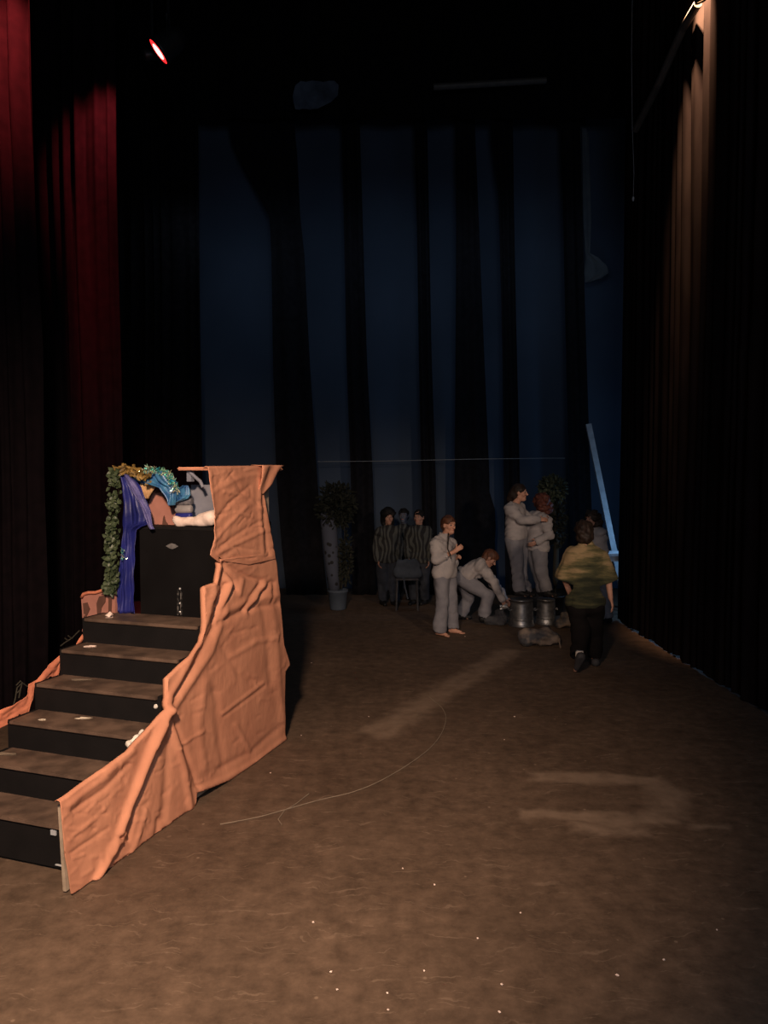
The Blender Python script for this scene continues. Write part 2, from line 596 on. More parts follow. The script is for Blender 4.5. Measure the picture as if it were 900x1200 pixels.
ZT = 10.4
pleated('stage_curtain', (-6.6, 6.3), (-2.80, 6.3), .01, ZT, .055, .12, M['velour_red'], 1,
        'dark stage leg curtain at far left edge, red light near its top', 'curtain')
pleated('stage_curtain', (-6.4, 8.0), (-2.72, 8.0), .01, ZT, .06, .14, M['velour_red'], 2,
        'dark stage leg curtain glowing red, nearer the red lamp and behind the first', 'curtain')
pleated('stage_curtain', (-6.2, 12.6), (-2.98, 12.6), .01, ZT, .05, .18, M['velour'], 3,
        'unlit black leg curtain at left beside the widest blue backdrop strip', 'curtain')
pleated('stage_curtain', (3.34, 4.4), (3.34, 10.9), .01, ZT, .028, .21, M['velour_brown'], 4,
        'long dark side curtain along right edge with orange light at its top', 'curtain')
pleated('border_curtain', (-6.2, 12.75), (5.6, 12.75), 7.85, ZT, .04, .3, M['velour'], 5,
        'black border curtain hanging across top of the backdrop', 'curtain', hem=.02, nz=4)

# backdrop
Yb = 13.9
mb = MB()
mb.grid([[V((x, Yb + .02 * math.sin(x * 3.1), z)) for x in np.linspace(-6.5, 6.5, 90)] for z in np.linspace(.01, 9.8, 8)])
tag(mb.build('backdrop', M['cyc'], smooth=True), 'dim grey blue backdrop showing in strips between black drapes', 'backdrop')

# black hanging bands
YD = 13.2
BANDS = [
    # list of (y, xl, xr)
    ([(100, 262, 345), (160, 270, 346), (178, 277, 348), (255, 316, 352), (300, 318, 357), (420, 320, 363), (560, 324, 372), (640, 330, 378), (699, 336, 384)],
     'widest black hanging drape, with slanted upper edge, left of the potted birch'),
    ([(100, 399, 420), (160, 401, 422), (420, 406, 430), (560, 411, 437), (699, 413, 441)],
     'black hanging drape just right of the potted birch'),
    ([(100, 486, 499), (160, 487, 501), (420, 491, 506), (560, 494, 511), (699, 497, 514)],
     'narrow black hanging drape right of the striped group'),
    ([(100, 535, 556), (160, 535, 557), (420, 534, 568), (560, 533, 574), (585, 533, 574), (600, 533, 582), (640, 532, 580), (699, 532, 584)],
     'wide black hanging drape behind the bending person'),
    ([(100, 575, 599), (160, 576, 601), (230, 584, 602), (420, 589, 606), (560, 590, 609), (699, 592, 611)],
     'black hanging drape behind the person on the left bucket'),
    ([(100, 656, 679), (160, 658, 680), (420, 663, 687), (560, 666, 691), (699, 668, 697)],
     'black hanging drape left of the leaning pole'),
]
for k, (prof, lab) in enumerate(BANDS):
    ys = np.array([a[0] for a in prof], float); xl = np.array([a[1] for a in prof], float); xr = np.array([a[2] for a in prof], float)
    P = []
    base = onz(0, 700, 0)
    for y in np.concatenate([np.linspace(100, 300, 14), np.linspace(310, 699, 20)]):
        l = np.interp(y, ys, xl); r = np.interp(y, ys, xr)
        row = []
        nn = 16
        for i in range(nn + 1):
            p = at(l + (r - l) * i / nn, y, YD)
            p.y += .03 * math.sin(i / nn * 12 + k) + .02 * math.sin(y * .01 + k)
            p.z = max(p.z, .006)
            row.append(p)
        P.append(row)
    bottom = [V((p.x, p.y, .006)) for p in P[-1]]
    P.append(bottom)
    top = [V((p.x, p.y, 8.8)) for p in P[0]]
    P.insert(0, top)
    mb = MB()
    mb.grid(P)
    tag(mb.build('black_drape', M['velour_band'], smooth=True), lab, 'drape', 'black drapes hanging before the backdrop')

# pale crumpled cloth high on the right strip
mb = MB()
prof = [(150, 682, 688), (160, 682, 690), (200, 683, 692), (260, 684, 693), (297, 685, 691), (302, 685, 700), (312, 685, 711), (320, 685, 713), (326, 686, 705), (331, 686, 690)]
P = []
for y, l, r in prof:
    P.append([at(l + (r - l) * i / 6, y, 13.75) + V((0, .03 * math.sin(i * 2 + y * .1), 0)) for i in range(7)])
mb.grid(P)
tag(mb.build('hanging_cloth', M['palecloth'], smooth=True), 'pale ragged cloth hanging high on the rightmost backdrop strip', 'cloth')
mb = MB()
P = []
for y, l, r in [(95, 352, 392), (100, 346, 397), (112, 343, 396), (120, 344, 388), (128, 346, 372)]:
    P.append([at(l + (r - l) * i / 6, y, 12.3) + V((0, .02 * math.sin(i * 2), 0)) for i in range(7)])
mb.grid(P)
tag(mb.build('hanging_cloth', M['bluepatch'], smooth=True), 'small dull blue cloth above the backdrop, top centre left', 'cloth')

# thin wire across the backdrop
mb = MB()
pts = [at(x, y, 13.05) for x, y in [(372, 541), (437, 540.5), (490, 539.5), (560, 538), (640, 537), (662, 537)]]
mb.tube(pts, .006, 5)
tag(mb.build('hanging_wire', M['cable']), 'thin pale wire stretched level across the lower backdrop', 'wire')

# overhead pipes
mb = MB()
mb.tube([at(508, 102, 12.3), at(640, 94, 12.3)], .05, 10)
tag(mb.build('lighting_rail', M['pipe']), 'faint pale overhead batten at top, right of centre', 'pipe')
mb = MB()
mb.tube([at(818, 4, 8.2), at(800, 34, 8.6), at(772, 98, 9.2), at(745, 152, 10.0)], .045, 10)
tag(mb.build('side_rail', M['pipe']), 'dull sloping pipe receding along the right curtain', 'pipe')
r = empty('hanging_rope', at(741, 20, 9.4), 'thin dark cord hanging from above beside the right curtain', 'cord')
o_ = r.location.copy()
mb = MB(o_)
mb.tube([V((o_.x, o_.y, ZT)), at(740, 60, 9.4), at(741, 150, 9.4), at(743, 205, 9.4), at(742, 231, 9.4)], .004, 5)
mb.build('strand', M['cable'], r)
mb = MB(o_)
mb.lathe(at(742, 233, 9.4), [(0, .03), (.012, .02), (.014, 0), (.008, -.025), (0, -.03)], 10)
mb.build('weight', M['timber_grey'], r, True)


# ------------------------------------------------------------------ stage lamps
def par_can(name, lens_c, axis, R, length, lens_m, label, hot=None, pipe_z=None):
    axis = axis.normalized()
    r = empty(name, lens_c, label, 'stage light')
    mb = MB(lens_c)
    mb.lathe(lens_c, [(R * .97, .0), (R * 1.06, .005), (R * 1.1, -.03), (R, -.06), (R * .92, -length * .7), (R * .55, -length), (0, -length - .005)], 28, axis)
    mb.build('housing', M['can'], r, True)
    mb = MB(lens_c)
    mb.lathe(lens_c, [(0, -.006), (R * .5, -.007), (R * .95, -.012)], 28, axis)
    mb.build('lens', lens_m, r, True)
    if hot:
        mb = MB(lens_c)
        mb.lathe(lens_c, [(0, .002), (R * .35, .001), (R * .6, -.004)], 24, axis)
        mb.build('lens_core', hot, r, True)
    side = axis.cross(V((0, 0, 1))).normalized()
    mid = lens_c - axis * (length * .45)
    mb = MB(lens_c)
    top = mid + V((0, 0, R * 2.2))
    mb.tube([mid + side * R * 1.02, mid + side * R * 1.15 + V((0, 0, R * 1.5)), top, mid - side * R * 1.15 + V((0, 0, R * 1.5)), mid - side * R * 1.02], .012, 6)
    mb.tube([top, V((top.x, top.y, pipe_z or top.z + .3))], .016, 6)
    mb.build('yoke', M['can'], r)
    return r


red_c = at(185, 61, 8.6)
par_can('stage_spotlight', red_c, V((-.74, -.13, -.66)), .145, .34, M['redlens'], 'black stage lamp glowing red, high at upper left', M['redlens_core'], 8.2)
red2 = at(169, 65, 8.9)
par_can('stage_spotlight', red2, V((-.93, -.12, -.2)), .06, .2, M['redlens'], 'smaller dim red stage lamp just left of the bright red one', None, 8.2)
mb = MB()
mb.tube([V((-5.5, 8.75, 8.22)), V((1.5, 8.75, 8.22))], .04, 10)
tag(mb.build('lighting_rail', M['can']), 'black overhead batten carrying the red stage lamps', 'pipe')
warm_c = at(821, 2, 7.9)
par_can('stage_spotlight', warm_c, V((.3, .15, -.94)), .05, .2, M['warmlens'], 'warm orange stage lamp at top right against the curtain', None, 8.2)


def lamp(name, kind, loc, energy, color, target=None, **k):
    d = bpy.data.lights.new(name, kind)
    d.energy = energy
    d.color = color
    for a, v in k.items():
        setattr(d, a, v)
    o = bpy.data.objects.new(name, d)
    COL.objects.link(o)
    o.location = loc
    if target is not None:
        o.rotation_euler = (V(target) - V(loc)).to_track_quat('-Z', 'Y').to_euler()
    return o


# key: work light over the front left of the stage
lamp('work_light', 'SPOT', (-.7, .5, 3.6), 1400, (1, .70, .49), (-1.5, 4.3, .5), spot_size=math.radians(83), spot_blend=.85, shadow_soft_size=.16)
lamp('people_spot', 'SPOT', (3.0, 2.0, 3.05), 560, (1, .74, .54), (1.3, 9.9, 1.3), spot_size=math.radians(27), spot_blend=.9, shadow_soft_size=.15)
lamp('front_fill', 'AREA', (.8, -2.0, 3.4), 82, (.72, .82, 1), (0, 8, 1.0), size=2.0)
lamp('backdrop_wash', 'AREA', (0, 11.9, 6.2), 12, (.58, .76, 1), (0, 13.9, 3.0), shape='RECTANGLE', size=7, size_y=.5)
lamp('wing_blue', 'POINT', (4.0, 11.25, 1.25), 20, (.28, .58, 1), shadow_soft_size=.15)
lamp('red_spot', 'SPOT', (-2.60, 5.4, 6.35), 1500, (1, .085, .085), (-3.06, 6.3, 5.35), spot_size=math.radians(49), spot_blend=1, shadow_soft_size=.05)
lamp('red_spot', 'SPOT', (-2.48, 7.15, 6.55), 850, (1, .085, .10), (-2.86, 8.0, 5.45), spot_size=math.radians(42), spot_blend=1, shadow_soft_size=.05)
lamp('warm_spot', 'SPOT', (3.06, 8.12, 7.62), 2900, (1, .58, .33), (3.34, 8.28, 6.75), spot_size=math.radians(38), spot_blend=.9, shadow_soft_size=.03)

w = bpy.data.worlds.new('world')
SC.world = w
w.use_nodes = True
w.node_tree.nodes['Background'].inputs['Color'].default_value = (.35, .42, .6, 1)
w.node_tree.nodes['Background'].inputs['Strength'].default_value = .0

# ------------------------------------------------------------------ staircase unit
PH = math.radians(19)
P0 = V((-1.60, 3.85, 0))
U = V((math.sin(PH), math.cos(PH), 0))
T = V((-math.cos(PH), math.sin(PH), 0))


def st(s, t, z):
    return P0 + U * s + T * t + V((0, 0, z))


def side(px, py, t=0.0):
    return onplane(px, py, P0 + T * t, T)


def front(px, py, s=1.45):
    return onplane(px, py, P0 + U * s, U)


def sbox(mb, s0, s1, t0, t1, z0, z1, mi=0):
    mb.hexa([st(s0, t0, z0), st(s1, t0, z0), st(s1, t1, z0), st(s0, t1, z0)],
            [st(s0, t0, z1), st(s1, t0, z1), st(s1, t1, z1), st(s0, t1, z1)], mi)


SW = .90
S = [.05, .278, .503, .728, .952, 1.175, 1.45]
ZS = [.254 + .17 * i for i in range(6)]
stair = empty('staircase', P0, 'black stage staircase with six worn brown treads, draped sides', 'staircase')
for i in range(6):
    zb = ZS[i - 1] if i else .02
    mb = MB(P0)
    sbox(mb, S[i] + .012, S[i] + .03, .0, SW, zb, ZS[i] - .022)
    mb.build('riser', M['black'], stair)
    mb = MB(P0)
    sbox(mb, S[i] - .004, S[i + 1] + (.028 if i < 5 else 0), 0, SW, ZS[i] - .022, ZS[i])
    mb.build('tread', M['tread'], stair, bevel=.004)
# stringers, stepped
for t0, nm in ((-.025, 'side_panel'), (SW, 'side_panel')):
    mb = MB(P0)
    for i in range(6):
        sbox(mb, S[i] + .012, S[i + 1] + .0, t0, t0 + .025, .02, ZS[i] - .001)
    mb.build(nm, M['black'], stair)
for s_, t_ in ((.25, .08), (.25, SW - .08), (1.35, .08), (1.35, SW - .08)):
    mb = MB(P0)
    sbox(mb, s_ - .03, s_ + .03, t_ - .02, t_ + .02, 0, .024)
    mb.build('foot', M['can'], stair)
for (x_, y_, w_, h_) in ((62, 976, 6, 7), (69, 1014.5, 9, 3)):
    mb = MB(P0)
    pa = front(x_ - w_ / 2, y_ - h_ / 2, S[0] + .002); pb_ = front(x_ + w_ / 2, y_ + h_ / 2, S[0] + .002)
    ta, tb2 = (pa - P0).dot(T), (pb_ - P0).dot(T)
    sbox(mb, S[0] + .002, S[0] + .011, tb2, ta, pb_.z, pa.z)
    mb.build('bracket', M['timber_grey'], stair)
# sloped cheek board under the cloth
mb = MB(P0)
c1 = side(71, 941, -.045); c2 = side(78, 1046, -.045)
s_top = (c1 - P0).dot(U)
s_low = (c2 - P0).dot(U) - .004
for a, b_ in (((s_top, c1.z - .012), (1.42, 1.30)),):
    q = [(s_low, .012), (b_[0], .012), (b_[0], b_[1]), (1.05, .86), (.72, .60), (.45, .50), (.22, .44), (a[0], a[1])]
    lo = [st(s, -.045, z) for s, z in q]
    hi = [st(s, -.026, z) for s, z in q]
    n = len(q)
    mb.add(lo + hi, [tuple(range(n))[::-1], tuple(range(n, 2 * n))] + [(k, (k + 1) % n, n + (k + 1) % n, n + k) for k in range(n)])
mb.build('cheek_board', M['wood_edge'], stair)

# black box platform behind the top landing
ZBOX = onplane(205, 617.5, st(1.45, 0, 0), U).z
tl = (front(163, 660) - P0).dot(T)
box = empty('platform_box', st(1.46, .3, 0), 'tall black box standing behind the top stair landing', 'box')
ob = box.location.copy()
mb = MB(ob)
sbox(mb, 1.46, 1.475, -.0, tl, 1.10, ZBOX - .02)
mb.build('front_panel', M['box_black'], box)
mb = MB(ob)
sbox(mb, 1.48, 2.22, .0, tl, .0, ZBOX - .021)
mb.build('body', M['black'], box)
mb = MB(ob)
sbox(mb, 1.455, 2.22, -.0, tl + .005, ZBOX - .02, ZBOX)
mb.build('top_board', M['black'], box)
# grey lens-shaped hand plate
mb = MB(ob)
c = front(202, 640, 1.458)
ring = []
for k in range(28):
    a = k * 2 * math.pi / 28
    x = math.cos(a)
    ring.append(c + T * (-x * .050) + V((0, 0, math.copysign((1 - abs(x) ** 1.6), math.sin(a)) * .020)))
ringb = [p + U * -.006 for p in ring]
mb.add(ring + ringb, [tuple(range(28, 56))] + [(k, (k + 1) % 28, 28 + (k + 1) % 28, 28 + k) for k in range(28)])
mb.build('hand_plate', M['plate'], box)
# vertical metal strip with screws
mb = MB(ob)
for a, b_ in ((208.7, 209.7), (212.2, 213.2)):
    p1 = front(a, 690, 1.457); p2 = front(b_, 690, 1.457); p3 = front(b_, 720.5, 1.457); p4 = front(a, 720.5, 1.457)
    mb.add([p1, p2, p3, p4, p1 - U * .01, p2 - U * .01, p3 - U * .01, p4 - U * .01], [(0, 1, 2, 3), (7, 6, 5, 4), (0, 1, 5, 4), (1, 2, 6, 5), (2, 3, 7, 6), (3, 0, 4, 7)])
mb.build('metal_strip', M['chrome'], box)
for yy in (690, 707, 717):
    mb = MB(ob)
    c = front(211, yy, 1.45)
    mb.lathe(c, [(.009, 0), (.009, .004), (.005, .007), (0, .008)], 10, -U)
    mb.build('screw', M['silver'], box, True)


# ------------------------------------------------------------------ cloth sculpting in the plane of the stair side
def seg_dist(X, Y, pts):
    best = np.full(X.shape, 1e9)
    for (x0, y0), (x1, y1) in zip(pts[:-1], pts[1:]):
        dx, dy = x1 - x0, y1 - y0
        t = np.clip(((X - x0) * dx + (Y - y0) * dy) / (dx * dx + dy * dy), 0, 1)
        best = np.minimum(best, np.hypot(X - x0 - t * dx, Y - y0 - t * dy))
    return best


def fold_field(X, Y, folds):
    D = np.zeros_like(X)
    for pts, amp, w in folds:
        d = seg_dist(X, Y, pts)
        D += amp * np.exp(-(d / w) ** 2)
    return D


def wavy(X, Y, seed, k, amp, n=6):
    r = np.random.default_rng(seed)
    out = np.zeros_like(X)
    for _ in range(n):
        a = r.uniform(0, math.pi)
        f = k * r.uniform(.5, 1.8)
        out += np.sin((X * math.cos(a) + Y * math.sin(a)) * f + r.uniform(0, 6.28) + 1.5 * np.sin((X * math.sin(a) - Y * math.cos(a)) * f * .37 + r.uniform(0, 6.28)))
    return amp * out / n


def side_cloth(name, xs, top, bot, nv, folds, base_t, mat_, label, seed, tuck=0, xwarp=None, crumple=.006, rows=None):
    xs = np.asarray(xs, float)
    ty = np.interp(xs, [a for a, _ in top], [b for _, b in top])
    by = np.interp(xs, [a for a, _ in bot], [b for _, b in bot])
    v = np.linspace(0, 1, nv)
    X = np.repeat(xs[None, :], nv, 0)
    Y = ty[None, :] + (by - ty)[None, :] * v[:, None]
    if rows:
        yr = np.linspace(rows[0], rows[1], rows[2])
        X = np.repeat(xs[None, :], rows[2], 0)
        Y = np.minimum(np.maximum(yr[:, None], ty[None, :]), by[None, :])
        v = (yr - rows[0]) / (rows[1] - rows[0])
        nv = rows[2]
    if xwarp is not None:
        X = xwarp(X, Y, v[:, None])
    D = fold_field(X, Y, [(a, b * .55, c * .60) for a, b, c in folds]) + wavy(X, Y, seed, .13, crumple) + wavy(X, Y, seed + 5, .40, crumple * .35)
    rc = random.Random(seed)
    cr = []
    for _ in range(int(len(xs) * .55)):          # short crisp creases
        cx_ = rc.uniform(xs[0], xs[-1]); cy_ = rc.uniform(np.interp(cx_, xs, ty), np.interp(cx_, xs, by))
        an_ = rc.gauss(-.65, .55); ln_ = rc.uniform(4, 15)
        ex, ey = cx_ + ln_ * math.cos(an_), cy_ + ln_ * math.sin(an_)
        mx_, my_ = (cx_ + ex) / 2 + rc.uniform(-1.5, 1.5), (cy_ + ey) / 2 + rc.uniform(-1.5, 1.5)
        cr.append(([(cx_, cy_), (mx_, my_), (ex, ey)], rc.choice((-1, 1)) * rc.uniform(.0015, .0040), rc.uniform(1.2, 2.4)))
    D = np.clip(D + fold_field(X, Y, cr), -.033, .06)
    P = []
    for i in range(nv):
        P.append([side(X[i, j], Y[i, j], base_t) - T * float(D[i, j]) for j in range(X.shape[1])])
    if tuck:
        row = [P[0][j] + T * tuck + V((0, 0, -.004)) for j in range(X.shape[1])]
        row2 = [P[0][j] + T * (tuck * .5) + V((0, 0, .006)) for j in range(X.shape[1])]
        P.insert(0, row2)
        P.insert(0, row)
    for row in P:
        for p in row:
            p.z = max(p.z, .006)
    org = P[-1][0].copy(); org.z = 0
    mb = MB(org)
    mb.grid(P)
    bmesh.ops.remove_doubles(mb.bm, verts=mb.bm.verts, dist=.0004)
    o = mb.build(name, mat_, smooth=True)
    o.location = org
    sd = o.modifiers.new('thickness', 'SOLIDIFY')
    sd.thickness = .004
    sd.offset = 1
    return tag(o, label, 'cloth')


low_top = [(70, 940), (78, 935), (100, 919), (125, 901), (150, 882), (163, 868), (180, 850), (192, 832), (196, 816), (196.5, 796), (205, 788), (222, 770), (236, 752), (238.5, 738),
           (239, 692), (240, 689), (252, 684), (254, 672), (257, 657), (262, 655), (290, 652), (310, 648), (319, 646), (325, 648), (334, 700), (339, 778)]
low_bot = [(70, 960), (71, 1000), (78, 1048), (86, 1046), (108, 1034), (140, 1016), (157, 1006), (185, 987), (209, 968), (226, 963), (228, 960), (230, 929), (240, 925), (270, 913), (300, 896), (318, 884), (334, 872), (339, 800)]
low_folds = [
    ([(195, 832), (176, 878), (160, 925), (142, 976)], .046, 6.5), ([(180, 885), (165, 925), (147, 972)], -.050, 5),
    ([(265, 684), (257, 706), (250, 729)], -.034, 4), ([(273, 689), (264, 706), (256, 722)], -.026, 4), ([(269, 684), (260, 710), (252, 730)], .026, 4),
    ([(317, 682), (304, 700), (292, 716)], -.032, 4.5), ([(305, 683), (294, 698), (284, 714)], -.022, 4), ([(311, 682), (299, 700), (288, 716)], .024, 4.5),
    ([(321, 682), (318, 706)], -.022, 3.5), ([(283, 680), (280, 696)], .02, 5), ([(262, 664), (274, 680), (276, 690)], -.03, 4),
    ([(240, 694), (248, 700), (256, 690)], .018, 5),
    ([(256, 664), (250, 690), (240, 730), (222, 772), (199, 815), (196, 832)], .030, 6),
    ([(262, 668), (258, 700), (250, 735), (232, 772), (205, 815)], -.026, 5),
    ([(268, 680), (262, 720), (246, 765), (215, 812), (200, 834)], .022, 6),
    ([(262, 660), (276, 668), (290, 676), (312, 681)], -.026, 4.5),
    ([(259, 655), (285, 652), (310, 650)], .022, 4),
    ([(256, 730), (288, 714), (324, 708)], -.018, 5),
    ([(258, 720), (290, 704), (324, 698)], .018, 6),
    ([(196, 830), (168, 896), (136, 984), (112, 1030)], .034, 6),
    ([(180, 880), (152, 948), (140, 982)], -.034, 4.5),
    ([(190, 850), (170, 915), (150, 960), (141, 985)], .022, 4.5),
    ([(197, 834), (206, 868), (216, 904), (224, 958)], .030, 6),
    ([(200, 836), (196, 900), (190, 960)], -.020, 8),
    ([(206, 850), (224, 900), (232, 925)], -.022, 5),
    ([(155, 880), (120, 912), (78, 945)], .014, 6),
    ([(150, 895), (122, 924), (85, 950)], -.014, 5),
    ([(80, 984), (100, 968), (122, 948)], .010, 4),
    ([(82, 1000), (104, 985), (126, 970)], -.010, 4),
    ([(140, 985), (126, 1008), (108, 1036)], .020, 4),
    ([(170, 950), (160, 985), (150, 1008)], .016, 5),
    ([(158, 955), (150, 985)], -.02, 4),
    ([(185, 960), (182, 985)], -.016, 5),
    ([(208, 878), (222, 866), (238, 856)], .011, 2.2),
    ([(260, 836), (284, 818), (308, 800)], .013, 2.4),
    ([(262, 840), (286, 822), (310, 804)], -.010, 2.4),
    ([(334, 866), (300, 893), (262, 914), (232, 926)], .022, 6),
    ([(330, 850), (295, 880), (255, 902)], -.014, 6),
    ([(316, 690), (322, 740), (326, 800), (332, 850)], .016, 7),
    ([(304, 690), (312, 740), (316, 800)], -.012, 6),
    ([(262, 760), (280, 790), (300, 800)], -.012, 7),
    ([(240, 800), (232, 850), (238, 900)], .018, 9),
    ([(252, 810), (256, 860), (262, 900)], -.014, 8),
    ([(276, 850), (292, 880)], .012, 5),
    ([(270, 770), (300, 752), (322, 748)], .012, 5),
    ([(272, 742), (300, 735)], -.010, 4),
]
xs_low = np.concatenate([np.linspace(70, 237, 150), [238, 238.6, 239.1, 240, 241.5], np.linspace(243, 339, 100)])


def warp_low(X, Y, v):
    # slant the front edge from the top corner (70,940) to the foot (78,1048)
    w = np.clip((90 - X) / 20, 0, 1)
    X = X + w * np.clip((Y - 940) / 108, 0, 1) * 8
    # right border wanders: narrow at the waist, a corner sticking out at y=780, straight below
    w = np.clip((X - 290) / 49, 0, 1)
    edge = np.interp(Y, [640, 660, 700, 756, 779, 786, 835, 872], [320, 324, 328, 333, 340, 334.5, 333.5, 334.5])
    return X + w * (edge - 339)


# the lower cloth: bottom/top defined on the straight grid, right border shaped by the warp
low_top2 = [(a, b) for a, b in low_top if a <= 319] + [(339, 645)]
low_bot2 = [(a, b) for a, b in low_bot if a <= 318] + [(330, 876), (339, 871)]
side_cloth('orange_cloth', xs_low, low_top2, low_bot2, 170, low_folds, -.085, M['orange'],
           'large creased orange cloth hung down the right side of the staircase', 3, .032, warp_low, .0035, (632, 1050, 250))

up_folds = [
    ([(252, 632), (270, 612), (288, 594)], .012, 4), ([(258, 640), (284, 622), (306, 610)], -.011, 4),
    ([(256, 648), (284, 634), (308, 622)], .012, 4), ([(252, 575), (280, 560), (300, 556)], .008, 5),
    ([(254, 610), (268, 590), (292, 570)], -.012, 4), ([(262, 576), (290, 582), (308, 600)], .012, 4),
    ([(308, 560), (309, 600), (314, 650)], -.018, 4), ([(303, 556), (304, 600), (308, 650)], .014, 4),
    ([(246, 555), (249, 600), (250, 640)], .012, 4), ([(270, 556), (285, 580), (300, 590)], -.009, 4),
    ([(275, 600), (295, 606)], .008, 3), ([(270, 640), (300, 645)], -.010, 4),
]
up_top = [(243, 548), (320, 547)]
up_bot = [(243, 650), (246, 654), (250, 660), (253, 652), (258, 658), (285, 662), (320, 655)]


def warp_up(X, Y, v):
    l = np.interp(Y, [545, 575, 600, 628, 640, 652, 662], [243, 246, 250.5, 250, 248, 245.5, 252])
    r = np.interp(Y, [545, 580, 600, 625, 660], [312, 310, 313, 318, 324])
    return l + (X - 243) / (320 - 243) * (r - l)


side_cloth('orange_cloth', np.linspace(243, 320, 100), up_top, up_bot, 110, up_folds, -.092, M['orange'],
           'upper orange cloth wrapped around the raised panel beside the black box', 9, .034, warp_up, .004)

# frame under the upper cloth with the thin orange top board
frame = empty('set_frame', st(1.9, 0, 0), 'raised frame behind the box with thin orange edged top board', 'set frame')
of = frame.location.copy()
ZT2 = 2.145
mb = MB(of)
tA = (front(207, 549, 1.44) - P0).dot(T)
sbox(mb, 1.44, 2.34, -.05, tA, ZT2 - .022, ZT2)
mb.build('top_board', M['orange'], frame, bevel=.008)
mb = MB(of)
sbox(mb, 1.45, 2.10, -.045, -.03, .03, ZT2 - .022)
mb.build('side_panel', M['wood_edge'], frame)
mb = MB(of)
g0 = (front(224, 590, 1.68) - P0).dot(T)
sbox(mb, 1.68, 1.70, -.028, g0, ZBOX + .001, front(230, 568, 1.68).z)
mb.build('rear_panel', M['greyboard'], frame)
for a in ((1.50, tA - .075), (2.2, tA - .06)):
    mb = MB(of)
    sbox(mb, a[0], a[0] + .04, a[1], a[1] + .035, ZT2 - .10 if a[0] < 2 else ZBOX + .002, ZT2 - .022)
    mb.build('post', M['greyboard'], frame)
mb = MB(of)
mb.tube([st(1.50, tA - .06, ZT2 - .03), st(1.50, tA - .15, ZT2 - .10), st(1.5, tA - .17, ZT2 - .14)], .012, 6)
mb.build('bracket', M['greyboard'], frame)

# triangular cloth flap hanging off the far corner of the board
mb = MB(st(2.3, -.05, 0))
P = []
for i in range(14):
    a = i / 13
    row = []
    for j in range(12):
        b = j / 11
        px = 303 + 26 * b
        yt = 545.5
        yb = np.interp(px, [303, 309, 313, 329], [575, 582, 574, 549.5])
        p = side(px, yt + (yb - yt) * a, -.10)
        D = .012 * math.sin(b * 9 + a * 3) + .03 * (1 - a)
        row.append(p - T * D)
    P.append(row)
P.insert(0, [p + T * .09 + V((0, 0, .006)) for p in P[0]])
mb.grid(P)
o = mb.build('orange_cloth', M['orange'], smooth=True)
o.location = st(2.3, -.05, 0)
sd = o.modifiers.new('thickness', 'SOLIDIFY'); sd.thickness = .004
tag(o, 'small triangular orange cloth flap hanging off the far corner of the top board', 'cloth')

# cloth along the left stair edge
left_folds = [([(100, 742), (80, 764), (60, 782), (42, 802)], .016, 4), ([(88, 762), (70, 778), (64, 790)], -.014, 3),
              ([(60, 785), (50, 796)], .012, 3), ([(36, 806), (36, 826)], .016, 3.5), ([(30, 815), (15, 826), (0, 836)], .012, 4),
              ([(28, 828), (14, 838), (0, 846)], -.010, 4)]
lt = [(-30, 851), (0, 832), (14, 826), (26, 819), (32, 814), (33, 802), (42, 797), (58, 778), (72, 766), (85, 758), (95, 744), (101, 738)]
lb = [(-30, 872), (0, 853), (17, 846), (22, 836), (29, 842), (33, 836), (35, 824), (38, 817), (39, 806), (52, 802), (58, 792), (66, 796), (71, 784), (72, 771), (84, 768), (93, 754), (101, 741)]
side_cloth('orange_cloth', np.linspace(-30, 101, 90), lt, lb, 26, left_folds, SW + .035, M['orange_left'],
           'twisted strip of orange cloth trailing down the left edge of the staircase', 21, 0, None, .005)
# bare twigs beside it
for org_, runs, lab in ((side(26, 806, SW + .06), ([(34, 806), (26, 800), (20, 806), (18, 818), (16, 826)], [(26, 800.2), (24, 808), (20, 812)], [(26, 800.2), (24, 798), (19, 803)], [(24, 808), (22, 818)]), 'thin bare forked twigs poking out beside the lower left stair edge'),
                        (side(84, 748, SW + .06), ([(93, 739), (84, 748), (76, 753), (71, 757)], [(84, 748), (80, 745)], [(80, 750.5), (76, 748)]), 'short bare twig poking out near the top of the left stair edge')):
    mb = MB(org_)
    for pts in runs:
        mb.tube([side(x, y, SW + .06) for x, y in pts], .004, 5)
    o = mb.build('twig', M['bark']); o.location = org_
    tag(o, lab, 'twig')

# pink brown painted rock flat on the landing's left
flat = empty('painted_flat', st(1.40, .85, ZS[5]), 'small pink brown painted rock flat at left of the top landing', 'scenery flat')
ofl = flat.location.copy()


def flat_panel(mb, pts, s, th, clip=False):
    a = [front(x, y, s) for x, y in pts]
    if s > 1.5:
        for p_ in a: p_.z = max(p_.z, ZBOX + .002)
    if clip:
        for p_ in a:
            if (p_ - P0).dot(T) < SW + .035: p_.z = max(p_.z, ZS[5] + .002)
    b = [p + U * th for p in a]
    n = len(a)
    mb.add(a + b, [tuple(range(n)), tuple(range(2 * n - 1, n - 1, -1))] + [(k, n + k, n + (k + 1) % n, (k + 1) % n) for k in range(n)])


